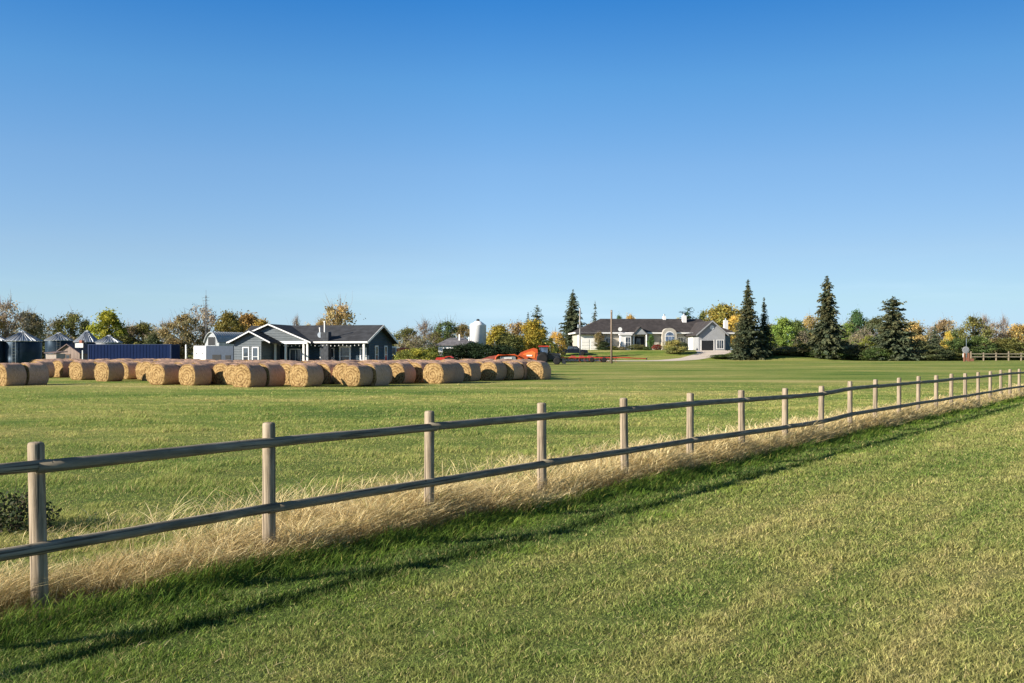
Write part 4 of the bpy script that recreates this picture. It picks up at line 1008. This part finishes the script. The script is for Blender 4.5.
# lower white wall block to the left of the wing
MB().box(U(690.5), ga0-.004, -4.5, -.004, -.6, 3.45).obj('wall', m_whw, wh)
MB().box(U(689.5), ga0-.65, -4.9, -.87, 3.47, 3.62).obj('fascia', m_gwall, wh)
for (px, v, z0, z1, wd_) in ((671,5.2,5.6,7.3,.30),(690.5,4.0,5.2,7.4,.42),(732.5,3.0,4.4,6.4,.40)):
    c_ = MB().bbox(U(px)-wd_, U(px)+wd_, v-.4, v+.4, z0, z1, .06).obj('chimney', m_whw, wh)
    MB().lathe([(.16,z1),(.16,z1+.3),(.24,z1+.32),(.2,z1+.42)], 10, (U(px), v, 0)).obj('chimney_cap', m_steel, c_)
MB().lathe([(.42,0),(.40,.06),(.25,.16),(.05,.2)], 16, (U(619.5), -1.2, 4.35), 'y').obj('satellite_dish', m_white, wh)
# driveway
def ribbon(name, pts, wid, mat, dz=.03):
    V = []; n = len(pts); fc = []
    pts = np.array(pts, float); q = np.linspace(0, n-1, (n-1)*14+1); cx = np.interp(q, range(n), pts[:,0]); cy = np.interp(q, range(n), pts[:,1]); ws = np.interp(q, range(n), wid)
    for _ in range(3):
        cx[1:-1] = (cx[:-2]+cx[1:-1]*2+cx[2:])/4; cy[1:-1] = (cy[:-2]+cy[1:-1]*2+cy[2:])/4
    tx = np.gradient(cx); ty = np.gradient(cy); L = np.hypot(tx, ty); nx_, ny_ = -ty/L, tx/L
    for i in range(len(q)):
        for j in range(5):
            s = (j/4-.5)*ws[i]; x = cx[i]+nx_[i]*s; y = cy[i]+ny_[i]*s; V.append((x, y, g1(x, y)+dz))
    for i in range(len(q)-1):
        for j in range(4): fc.append((i*5+j, i*5+j+1, (i+1)*5+j+1, (i+1)*5+j))
    mb = MB(); mb.add(V, fc); return tag(mb.obj(name, mat, None, True), kind='structure')
gx0 = WX_+(ga0+2.2)*math.cos(R(4)) - gv*math.sin(R(4)); gy0 = Yw+(ga0+2.2)*math.sin(R(4))+gv*math.cos(R(4))
ribbon('driveway', [(gx0+1,gy0+.3),(gx0+.3,gy0-3),(gx0-1.2,gy0-7),(wx(690,183),183),(wx(664,179),179),(wx(640,178),178),(wx(610,178.5),178.5),(wx(560,181),181)], [7.5,7,5,4,3.4,3.2,3.0,3.0], paint('driveway_gravel', (.58,.50,.42), .95, 0, .15, .6))
# planting round the white house
GP = 'shrubs planted around the white house'
for (px, tp, wp, Y, kd, c, lb) in [(674,339,20,191,'bush',(.14,.135,.05),'large round olive bush on the lawn beside the curved driveway'),
  (603,340,14,201,'bush',(.035,.05,.025),'dark bush between the garage doors and the white bay window'),(599,331,12,201.5,'open',(.12,.10,.05),'small brownish tree in front of the left garage doors'),
  (651,333,8,202.4,'oval',(.05,.09,.03),'slim green upright cedar beside the house entry'),(657,344,8,201,'bush',(.13,.03,.025),'small red leaved bush next to the arched window'),
  (684,341,9,197.5,'bush',(.045,.06,.035),'small dark bush below the white wall left of the garage'),(613,346,12,201,'bush',OLV,'low olive bush in the flower bed left of the bay'),
  (622,346,10,200,'bush',(.16,.15,.11),'pale low bush below the white bay window'),(637,344,14,200.5,'bush',(.10,.105,.05),'greyish bush in front of the entry gable'),
  (645,346,10,200,'bush',GRN,'low green bush left of the slim cedar'),(726,354,26,184,'bush',GRN,'low green bed at the right edge of the driveway')]:
    T(px, tp, wp, Y, kd, c, lb, 'shrub', 'shrub', GP)
# ------------------------------------------------------------------ grain bins, silo, sheds
m_bin = ribbed('bin_steel', (.022,.040,.062), 'Z', .12, .42, .55, .6); m_binroof = ribbed('bin_roof', (.46,.49,.53), 'ang', math.pi/14, .4, .5, .7)
m_silo = paint('white_enamel', (.86,.86,.85), .4, 0, .05)
def grain_bin(px, Y, dia, ztop, zroof, label, mw_, mr_, name='grain_bin'):
    x = wx(px, Y); z = g1(x, Y); r = dia/2
    o = thing(name, label, 'grain bin', (x, Y, z), random.uniform(0, .4), 'round metal grain bins of the farmyard')
    wl = MB().lathe([(r,-.1),(r,ztop-z)], 40).obj('wall', mw_, o, True)
    rp = MB(); n = 28; e = ztop-z
    rp.lathe([(r+.12,e-.05),(r+.13,e),(r*.55,e+(zroof-ztop)*.48),(r*.17,zroof-z-.12)], 40)
    ro = rp.obj('roof', mr_, o)
    ribs = MB()
    for k in range(n):
        a = 6.2832*k/n; ca, sa = math.cos(a), math.sin(a)
        ribs.tube([((r+.12)*ca,(r+.12)*sa,e+.03),(r*.55*ca,r*.55*sa,e+(zroof-ztop)*.48+.03),(r*.18*ca,r*.18*sa,zroof-z-.10)], .028, 4, False)
    ribs.obj('rib', mr_, ro); MB().lathe([(r*.18,zroof-z-.14),(r*.18,zroof-z),(r*.05,zroof-z+.10)], 16).obj('roof_cap', mr_, o)
    ld = MB()
    for s in (-.2,.2): ld.tube([(s,-r-.07,.2),(s,-r-.07,e)], .02, 5)
    for k in range(int(e/.35)): ld.tube([(-.2,-r-.07,.3+k*.35),(.2,-r-.07,.3+k*.35)], .015, 5)
    ld.obj('ladder', m_steel, o); return o
def Z(py, Y): return wz(py, Y)
grain_bin(22.5, 110, 3.9, Z(341,110), Z(331.5,110), 'big dark blue grain bin with pale ribbed cone roof, second from the left edge', m_bin, m_binroof)
grain_bin(-8, 109, 3.4, Z(341,109), Z(333,109), 'dark blue grain bin cut by the left picture edge', m_bin, m_binroof)
grain_bin(59, 132, 3.4, Z(340.5,132), Z(333,132), 'grain bin whose pale cone roof shows behind the small shed', m_bin, m_binroof)
grain_bin(87, 136, 3.2, Z(342,136), Z(331,136), 'grain bin with steep pale roof left behind the blue container', m_bin, m_binroof)
grain_bin(109, 134, 3.3, Z(342.5,134), Z(335.5,134), 'grain bin with low bright domed roof behind the blue container', paint('galvanised', (.5,.52,.55), .4, .6), m_binroof)
# white silo
Ys = 158; sx_ = wx(478, Ys); sz0 = g1(sx_, Ys); sil = thing('silo', 'white cylindrical silo with a conical top above the dark hedge', 'silo', (sx_, Ys, sz0))
r = 8.2*Ys/F
MB().lathe([(r,2.2),(r,Z(325.5,Ys)-sz0),(r+.04,Z(325.4,Ys)-sz0+.03),(r*.35,Z(321.3,Ys)-sz0),(r*.2,Z(321,Ys)-sz0)], 36).obj('tank', m_silo, sil, True)
MB().lathe([(.3,.6),(r-.005,2.19)], 36).obj('hopper', m_silo, sil, True)
MB().lathe([(.26,Z(321,Ys)-sz0),(.26,Z(319.6,Ys)-sz0),(.12,Z(319,Ys)-sz0)], 12).obj('cap', m_black, sil)
for k in range(6):
    a = k*1.0472; MB().tube([(r*.97*math.cos(a),r*.97*math.sin(a),-.1),(r*.97*math.cos(a),r*.97*math.sin(a),2.4)], .07, 6).obj('leg', m_steel, sil)
MB().tube([(-r*.8,-r*.65,.3),(-r*.8,-r*.65,Z(323,Ys)-sz0)], .05, 6).obj('fill_pipe', m_steel, sil)
# container
m_cont = paint('container_blue', (.0028,.014,.062), .75, 0, .12, .8, .12)
Yc = 108; xa, xb = wx(87,Yc), wx(172,Yc); cz_ = g1((xa+xb)/2, Yc)
ct = thing('container', 'long dark blue corrugated storage container behind the bales', 'container', ((xa+xb)/2, Yc, cz_), R(-3)); L = (xb-xa)/2; hh = Z(344.2,Yc)-cz_
MB().box(-L, L, 0, 2.44, .15, hh-.08).obj('body', m_cont, ct); cr_ = MB(); [cr_.box(-L+.2+q*.36, -L+.36+q*.36, -.022, -.003, .16, hh-.09) for q in range(int((2*L-.4)/.36))]; cr_.obj('corrugation', m_cont, ct)
fr_ = MB(); fr_.box(-L-.02,L+.02,-.03,2.47,hh-.076,hh); fr_.box(-L-.02,L+.02,-.03,2.47,0,.147)
for u in (-L-.02, L-.13): fr_.box(u,u+.15,-.04,-.003,.15,hh-.078)
fr_.obj('frame', paint('container_frame', (.02,.035,.09), .5, .2), ct)
MB().box(-L-.06,-L-.003,.1,2.3,.3,hh-.2).obj('door', m_white, ct)
# white board at the left end, pole
Yp = 106; bx = wx(82.5, Yp); bd = thing('notice_board', 'white board on a pale post at the left end of the blue container', 'board', (bx, Yp, g1(bx, Yp)))
MB().box(-.05,.05,-.05,.05,-.1,2.2).obj('post', m_white, bd); MB().box(-.75,.1,-.09,-.053,Z(348.5,Yp)-.1,Z(345,Yp)).obj('board', m_white, bd)
Yp = 105; bx = wx(186, Yp); bd = thing('white_post', 'white painted post standing between the blue container and the white trailer', 'post', (bx, Yp, g1(bx, Yp)))
MB().lathe([(.09,-.2),(.085,2.75),(.05,2.82)], 10).obj('post', m_white, bd, True)
# gabled shed with chimney
Ysd = 122; xs = wx(68, Ysd); zs = g1(xs, Ysd); sd = thing('garden_shed', 'small weathered gabled shed with brown roof and brick chimney', 'shed', (xs, Ysd, zs), R(-14))
m_board = ribbed('grey_boards', (.26,.20,.17), 'X', .2, .85, 0, .5); m_broof = ribbed('brown_roof', (.16,.12,.115), 'Y', .2, .9, 0, .5, .3)
hw = 1.65; ze = Z(352,Ysd)-zs; zr = Z(343.8,Ysd)-zs
MB().prism([(-hw,0),(hw,0),(hw,ze),(0,zr-.1),(-hw,ze)], 0, 3.6).obj('wall', m_board, sd)
roof_v(MB(), -hw, hw, -.3, 3.9, ze, zr, .25, .1).obj('roof', m_broof, sd)
MB().box(.35,.75,1.6,2.0,zr-.6,zr+.45).obj('chimney', paint('brick', (.30,.12,.08), .9, 0, .3, 6), sd)
door(sd, -.35, .35, .05, 1.7, 0, m_deck)
low = thing('low_shed', 'low pale lean-to with flat roof left of the small gabled shed', 'shed', (wx(51,118), 118, g1(wx(51,118),118)), R(-6))
MB().box(-.65,.65,0,2,0,1.75).obj('wall', paint('pale_boards', (.42,.36,.32), .85), low); MB().slab((-.8,-.2,1.9),(.8,-.2,1.9),(.8,2.2,2.05),(-.8,2.2,2.05),.1).obj('roof', m_broof, low)
# metal barn
m_gal = ribbed('galvanised_sheet', (.40,.42,.44), 'X', .3, .45, .35, .7); Yb = 126; xb_ = wx(212, Yb); zb = g1(xb_, Yb)
bn = thing('metal_barn', 'pale ribbed metal barn with rounded gable and dark loft window', 'barn', (xb_, Yb, zb), R(-38))
wb = 11.5*Yb/F; zt = Z(332.5,Yb)-zb; zs_ = Z(343,Yb)-zb
prof = [(-wb,0),(wb,0),(wb,zs_)]+[(wb*math.cos(math.pi*i/10)**1 if False else wb*(1-2*i/10)*(1-.0), zs_+(zt-zs_)*math.sin(math.pi*i/10)**.75) for i in range(1,10)]+[(-wb,zs_)]
MB().prism(prof, 0, 9).obj('wall', m_gal, bn)
pr = prof[2:]; rfm = MB(); pr2 = [(p_[0]*1.03, p_[1]+.10) for p_ in pr]
poly = pr2 + [(p_[0]*1.005, p_[1]+.02) for p_ in reversed(pr)]
n = len(pr); V = [(a,-.25,b) for a,b in pr2]+[(a*1.005,-.25,b+.02) for a,b in pr]+[(a,9.2,b) for a,b in pr2]+[(a*1.005,9.2,b+.02) for a,b in pr]; fc = []
for i in range(n-1): fc += [(i,i+1,n+i+1,n+i),(2*n+i,3*n+i,3*n+i+1,2*n+i+1),(i,2*n+i,2*n+i+1,i+1),(n+i,n+i+1,3*n+i+1,3*n+i)]
rfm.add(V, fc).obj('roof', ribbed('barn_roof', (.36,.38,.40), 'Y', .35, .6, .0, .5), bn)
window(bn, -.75, .75, zs_-.9+.6, zs_+.25+.5, 0, .07, 1, 1, 'f', m_gal, m_dark)
# white trailer
Yt = 104; x0, x1 = wx(193.5,Yt), wx(236,Yt); zt0 = g1(x0, Yt)
tr_ = thing('cargo_trailer', 'enclosed trailer with bright white nose and blue grey side', 'trailer', (x0, Yt, zt0), R(-14))
L = 4.6; hT = Z(346,Yt)-zt0; m_side = paint('trailer_side', (.036,.056,.092), .5, .0, .15)
MB().box(1.45,L,0,2.2,.45,hT).obj('body', m_side, tr_); MB().prismx([(0,.45),(2.2,.45),(2.2,hT+.02),(.12,hT+.02),(0,hT-.1)], .0, 1.447).obj('nose', m_white, tr_)
MB().prism([(-.9,.55),(0,.5),(0,.62)], 1.0, 1.2).obj('hitch', m_black, tr_)
for u in (.35,1.0): MB().lathe([(.06,0),(.06,.02)], 8, (u,-.03,hT-.75), 'y').obj('marker_lamp', m_dark, tr_)
MB().box(2.2,3.2,-.03,-.003,1.25,1.75).obj('window', m_dark, tr_); MB().box(3.7,4.3,-.03,-.003,1.3,1.7).obj('window', m_dark, tr_)
m_tyre = paint('tyre_rubber', (.018,.018,.019), .9); m_rim = paint('wheel_rim', (.5,.48,.42), .5, .3)
def wheel(root, x, y, z, r, wd_, rim=None, ax='y'):
    w_ = MB().lathe([(r*.62,-wd_/2),(r*.93,-wd_/2),(r,-wd_*.3),(r,wd_*.3),(r*.93,wd_/2),(r*.62,wd_/2)], 24, (0,0,0), ax).obj('wheel', m_tyre, root, True, (x,y,z))
    MB().lathe([(r*.61,-wd_*.42),(r*.60,-wd_*.2),(r*.2,-wd_*.25),(r*.18,-wd_*.47),(r*.1,-wd_*.48),(r*.1,wd_*.4),(r*.61,wd_*.42)], 20, (0,0,0), ax).obj('rim', rim or m_rim, w_); return w_
for u in (2.4,3.2):
    for v in (.05,2.15): wheel(tr_, u, v, .36, .36, .22)
# radio mast
Ym = 130; xm = wx(206, Ym); zm = g1(xm, Ym); ms = thing('radio_mast', 'tall thin lattice radio mast rising above the trees', 'mast', (xm, Ym, zm)); Hm = Z(290,Ym)-zm
lm = MB()
for k in range(3):
    a = k*2.094; lm.tube([(.2*math.cos(a),.2*math.sin(a),0),(.10*math.cos(a),.10*math.sin(a),Hm*.93)], .016, 5)
for q in range(22):
    z0, z1 = Hm*.93*q/22, Hm*.93*(q+1)/22; r0 = .2-.1*q/22
    for k in range(3):
        a, b = k*2.094, (k+1)*2.094; lm.tube([(r0*math.cos(a),r0*math.sin(a),z0),(r0*math.cos(b),r0*math.sin(b),z1)], .014, 4)
m_dull = paint('dull_steel', (.20,.20,.21), .6, .3); lm.obj('lattice', m_dull, ms); an_ = MB().tube([(0,0,Hm*.93),(0,0,Hm)], .02, 5)
for q in (.80,.86,.9): an_.tube([(-.45,0,Hm*q),(.45,0,Hm*q+.05)], .015, 4)
an_.obj('antenna', m_dull, ms)
# white gabled shed with grey roof in the centre
Y2 = 154; x2 = wx(451, Y2); z2 = g1(x2, Y2); s2 = thing('white_shed', 'white shed with a dark grey hipped roof left of the dark hedge', 'shed', (x2, Y2, z2), R(-10))
ze = Z(345.2,Y2)-z2; zr = Z(337.4,Y2)-z2; wq = 2.0
MB().box(-wq,wq+.6,0,5,0,ze).obj('wall', m_white, s2); hip(MB(), -wq-.35, wq+1.2, -.35, 5.35, ze+.12, zr, 1.6).obj('roof', ribbed('grey_roof', (.13,.125,.135), 'Z', .16, .9, 0, .5, .3), s2)
MB().box(-1.3,.6,-.03,-.003,.1,ze-.5).obj('door', m_dark, s2); MB().box(.9,1.1,1.3,1.5,ze+.3,zr+.5).obj('flue', m_white, s2); MB().box(2.4,2.55,1.5,1.65,ze,zr+.1).obj('flue', m_white, s2)
# ------------------------------------------------------------------ machinery
m_red = paint('red_paint', (.42,.042,.028), .4, 0, .2); m_org = paint('orange_paint', (.52,.09,.025), .45, 0, .2); m_dk = paint('dark_paint', (.03,.034,.04), .35, .1); m_green = paint('faded_red', (.34,.085,.06), .6, 0, .25)
Yk = 143.; 
def place(name, lb, cat, px, Y, rz=0, group=None): x = wx(px, Y); return thing(name, lb, cat, (x, Y, g1(x, Y)), rz, group)
tk = place('tractor', 'dark tractor with a red cab roof hitched to the orange baler', 'tractor', 546, Yk)
MB().prism([(.3,.75),(2.05,.75),(2.1,1.35),(1.9,1.62),(.3,1.72)], -.38, .38).obj('hood', m_dk, tk)
MB().prism([(-1.0,.7),(.28,.7),(.28,1.2),(-1.0,1.3)], -.45, .45).obj('chassis', m_dk, tk)
cb = MB()
for (x_, y_) in ((-.95,-.6),(.25,-.6),(-.95,.6),(.25,.6)): cb.tube([(x_,y_,1.2),(x_*.92,y_*.95,2.55)], .05, 6)
cbo = cb.obj('cab_frame', m_dk, tk); MB().prism([(-.93,1.3),(.24,1.3),(.2,2.5),(-.86,2.5)], -.57, .57).obj('cab_glass', glass_mat('cab_glass', (.07,.11,.18)), tk)
MB().bbox(-1.1,.4,-.72,.72,2.55,2.72,.06).obj('cab_roof', m_red, tk); MB().tube([(.6,.42,1.6),(.6,.42,2.75)], .05, 8).obj('exhaust', m_steel, tk)
for y_ in (-.75,.75): wheel(tk, -.55, y_, .85, .85, .46, paint('grey_rim', (.42,.42,.42), .5, .3))
for y_ in (-.68,.68): wheel(tk, 1.55, y_, .52, .52, .34, paint('grey_rim', (.42,.42,.42)))
for y_ in (-.74,.74): MB().prism([(-1.35,1.55),(-1.0,1.82),(-.2,1.82),(.2,1.5),(.15,1.45),(-.25,1.72),(-.95,1.72),(-1.28,1.48)], y_-.22, y_+.22).obj('fender', m_dk, tk)
ld = MB()
for y_ in (-.5,.5): ld.tube([(.1,y_,1.75),(1.6,y_,1.35),(2.35,y_,.5)], .07, 6)
ld.prism([(2.3,.15),(2.75,.1),(2.85,.25),(2.5,.95),(2.3,.95)], -.9, .9); ld.obj('front_loader', m_dk, tk); MB().lathe([(.09,0),(.09,.05)], 10, (2.0,-.3,1.5), 'x').obj('headlight', m_white, tk)
bl = place('round_baler', 'bright orange round baler with tilted hood behind the tractor', 'baler', 528.5, Yk)
n = 14; pts = [(-1.5,.7),(1.25,.6),(1.35,1.5),(1.25,2.25),(.7,2.4),(-.2,2.1),(-1.1,1.75),(-1.6,1.15)]
MB().prism(pts, -.9, .9).obj('housing', m_org, bl); MB().prism([(-1.1,.95),(.9,.95),(1.0,1.7),(.5,2.0),(-.7,1.55)], -.95, -.903).obj('side_panel', paint('orange_panel', (.74,.20,.05), .4), bl)
for y_ in (-1.0,1.0): wheel(bl, .2, y_, .42, .42, .3)
MB().tube([(1.3,0,.6),(2.1,0,.55)], .06, 6).obj('drawbar', m_red, bl)
MB().box(-.3,.5,-1.0,-.955,1.2,1.4).obj('decal', m_white, bl)
mo = place('mower_conditioner', 'red mower conditioner with low grey cutter housing on the left of the baler', 'mower', 508, 141, R(4))
fq = MB(); [fq.tube([(-1.9,y_,.45),(-1.75,y_,1.1),(-1.35,y_,1.38),(.9,y_,1.42),(1.4,y_,1.2)], .11, 8) for y_ in (-.95,.7)]; fq.tube([(-1.3,-.95,1.38),(-1.3,.7,1.38)], .09, 6); fq.tube([(.7,-.95,1.41),(.7,.7,1.41)], .09, 6); fq.obj('frame', m_org, mo)
MB().prism([(-1.2,.25),(1.1,.25),(1.0,1.2),(-1.1,1.15)], -.8, .6).obj('cutter_housing', paint('grey_steel', (.30,.32,.34), .45, .4), mo)
MB().prism([(1.25,.5),(2.6,.7),(2.9,1.1),(2.4,1.35),(1.8,1.5),(1.4,1.3)], -.7, .7).obj('gearbox', m_org, mo)
MB().prism([(-4.2,.35),(-1.6,.95),(-1.6,1.35),(-2.6,1.2),(-4.4,.6)], -.35, .35).obj('boom', m_green, mo)
MB().box(-.6,.5,-.86,-.805,.8,1.05).obj('decal', m_white, mo)
for x_ in (-.8,1.9): wheel(mo, x_, .95, .4, .4, .28)
for x_ in (-.8,1.9): wheel(mo, x_, -1.15, .4, .4, .2)
# red combine behind the house
cbx = place('combine_harvester', 'red combine harvester with white cab partly hidden by the house and bushes', 'combine', 401, 138, R(8))
MB().prism([(-.6,.9),(1.5,.9),(1.5,1.9),(1.1,2.35),(.2,2.5),(-.6,2.3)], -.9, .9).obj('body', m_green, cbx); MB().prism([(-1.7,1.2),(-.64,1.2),(-.64,2.6),(-1.5,2.6)], -.7, .7).obj('cab', m_white, cbx)
MB().prism([(-1.55,1.55),(-.75,1.55),(-.75,2.45),(-1.4,2.45)], -.74, -.703).obj('cab_glass', m_glass, cbx)
for x_, r_ in ((-.7,.75),(1.1,.5)):
    for y_ in (-1.0,1.0): wheel(cbx, x_, y_, r_, r_, .4, m_rim)
MB().prism([(-2.9,.2),(-2.3,.15),(-1.7,.9),(-1.7,1.15),(-2.3,.75)], -1.3, 1.3).obj('header', m_red, cbx)
# small red tractor
st_ = place('small_tractor', 'small old red tractor standing in front of the white shed', 'tractor', 444.5, 112, R(176))
MB().prism([(0,.75),(.95,.75),(1.0,1.2),(.85,1.38),(0,1.4)], -.22, .22).obj('hood', m_red, st_); MB().prism([(-.8,.55),(0,.55),(0,1.0),(-.8,1.0)], -.25, .25).obj('chassis', m_red, st_)
for y_ in (-.55,.55):
    wheel(st_, -.5, y_, .68, .68, .3, m_rim); wheel(st_, .75, y_*.8, .38, .38, .18, m_rim); MB().prism([(-1.0,1.35),(-.7,1.55),(-.2,1.5),(.05,1.2),(-.02,1.15),(-.25,1.42),(-.68,1.46),(-.95,1.3)], y_-.15, y_+.15).obj('fender', m_red, st_)
MB().prism([(-.75,1.0),(-.35,1.0),(-.35,1.08),(-.68,1.1),(-.75,1.4),(-.82,1.4)], -.2, .2).obj('seat', m_black, st_); MB().tube([(.4,.1,1.35),(.4,.1,1.95)], .03, 6).obj('exhaust', m_black, st_)
MB().tube([(-.25,0,1.35),(.05,0,1.25)], .02, 5).obj('steering_column', m_black, st_)
# red implement on wheels
im_ = place('field_cultivator', 'long low red field cultivator on wheels in front of the white house lawn', 'cultivator', 598, 164)
fm = MB(); fm.box(-6.2,5.2,-.9,-.75,.72,.86); fm.box(-6.0,3.2,.75,.9,.72,.86)
for k in range(9): u = -5.8+k*1.1; fm.box(u-.06,u+.06,-.747,.747,.70,.84)
fm.tube([(3.0,-.8,.8),(8.0,0,.62)], .07, 6); fm.tube([(3.0,.8,.8),(8.0,0,.62)], .07, 6)
fm.obj('frame', m_red, im_)
for k in range(22):
    u = -5.9+k*.42; v = -.82 if k % 2 else .82
    MB().tube([(u,v,.72),(u-.22,v,.62),(u-.26,v,.35),(u-.05,v,.1),(u+.1,v,.02)], .03, 5).obj('tine', m_red if k % 3 else m_green, im_)
hp = MB()
for u in (-4.6,-3.2,-1.8): hp.prism([(u,.86),(u+1.0,.86),(u+.8,1.08),(u+.2,1.12)], -.3, .3)
hp.obj('folded_wing', m_green, im_)
for u in (-1.1,.9,-.0): 
    if u != -.0: 
        for v in (-1.05,1.0): wheel(im_, u, v, .42, .42, .24, paint('pale_rim', (.62,.6,.55), .5))
MB().lathe([(.12,0),(.12,.3)], 10, (8.0,0,.45)).obj('hitch', m_black, im_)
# pickup
pk = place('pickup_truck', 'dark blue pickup truck parked side on at the left of the white house', 'pickup', 573, 189, 0)
b_ = [(-2.75,.45),(2.7,.45),(2.75,.85),(2.6,1.05),(1.3,1.15),(.75,1.75),(-.75,1.78),(-1.0,1.15),(-2.75,1.12)]
MB().prism(b_, -.95, .95).obj('body', paint('dark_blue_paint', (.012,.015,.03), .25, .2, .1), pk)
MB().prism([(-.85,1.2),(-.05,1.2),(-.05,1.68),(-.7,1.68)], -.965, -.953).obj('window', m_glass, pk); MB().prism([(.05,1.2),(1.1,1.2),(.7,1.66),(.05,1.68)], -.965, -.953).obj('window', m_glass, pk)
for x_ in (-1.75,1.8):
    for y_ in (-.86,.86): wheel(pk, x_, y_, .40, .40, .26, m_steel)
MB().box(2.76,2.84,-.9,.9,.42,.62).obj('bumper', m_steel, pk); MB().box(-2.84,-2.76,-.9,.9,.42,.62).obj('bumper', m_steel, pk)
for y_ in (-.7,.7): MB().box(2.72,2.765,y_-.15,y_+.15,.72,.9).obj('headlight', m_white, pk)
# poles
def upole(px, Y, top, r, mat, lb, arm=None):
    x = wx(px, Y); z = g1(x, Y); H = wz(top, Y)-z; o = thing('utility_pole', lb, 'pole', (x, Y, z))
    MB().lathe([(r,-.3),(r*.8,H-.03),(r*.6,H)], 12).obj('pole', mat, o, True)
    if arm: MB().lathe([(.18,0),(.2,.1),(.2,.6),(.1,.7)], 12, (-.28,0,H*.62)).obj('transformer', m_steel, o)
    else: MB().tube([(0,-r*.9,H-.3),(0,-r*.9-.12,H-.25),(0,-r*.9-.12,H-.12)], .03, 6).obj('insulator', m_white, o)
upole(611.5, 152, 310, .17, paint('pole_wood', (.20,.15,.115), .9, 0, .25, 4), 'tall brown wooden utility pole in front of the white house')
upole(580, 178, 308, .14, paint('pole_grey', (.33,.31,.29), .9, 0, .2, 4), 'thin grey pole in front of the tall left spruce', True)
# far fence at the right and the round sign
Yf = 186; x0, x1 = wx(971, Yf), wx(1045, Yf)
ff = thing('pasture_fence', 'distant wooden fence with dark rails at the far right edge of the field', 'fence', (x0, Yf, g1(x0, Yf)), R(-2)); Lf = x1-x0
for k in range(7): MB().box(Lf*k/6-.09, Lf*k/6+.09, -.09, .09, -.1, 1.55 if k % 3 else 1.75).obj('post', m_post, ff)
for h in (1.3,.75): MB().box(0, Lf, -.14, -.093, h-.08, h+.08).obj('rail', m_rail, ff)
Yq = 178; xq = wx(965.5, Yq); sg = thing('round_sign', 'tall thin post carrying a pale round board near the far fence corner', 'sign', (xq, Yq, g1(xq, Yq))); hz = Z(350,Yq)-g1(xq,Yq)
MB().tube([(.15,0,0),(.15,0,Z(338,Yq)-g1(xq,Yq))], .06, 8).obj('pole', m_steel, sg)
MB().lathe([(.62,0),(.62,.05)], 28, (0,-.12,hz), 'y').obj('board', paint('pale_board', (.32,.32,.32), .6), sg)
MB().lathe([(.48,-.02),(.48,0)], 28, (0,-.14,hz), 'y').obj('board_panel', paint('board_grey', (.22,.23,.25), .6), sg)
jp = thing('wooden_gate', 'small reddish wooden gate with two posts beside the round board post', 'gate', (wx(968,174), 174, g1(wx(968,174),174)))
m_rw = paint('red_wood', (.22,.10,.065), .85)
for u in (-.65,.1): MB().box(u-.12,u+.12,-.12,.12,0,1.5).obj('post', m_rw, jp)
MB().box(-.528,-.022,-.06,.0,.15,.7).obj('panel', m_rw, jp); MB().box(.222,1.0,-.06,.0,.05,.55).obj('panel', m_rw, jp)
wp = thing('white_barrel', 'white barrel on a post left of the reddish gate', 'barrel', (wx(964,175), 175, g1(wx(964,175),175)))
MB().lathe([(.18,.7),(.21,.9),(.21,1.25),(.18,1.45)], 14).obj('drum', m_white, wp, True); MB().box(-.06,.06,-.06,.06,0,.7).obj('stand', m_rw, wp)
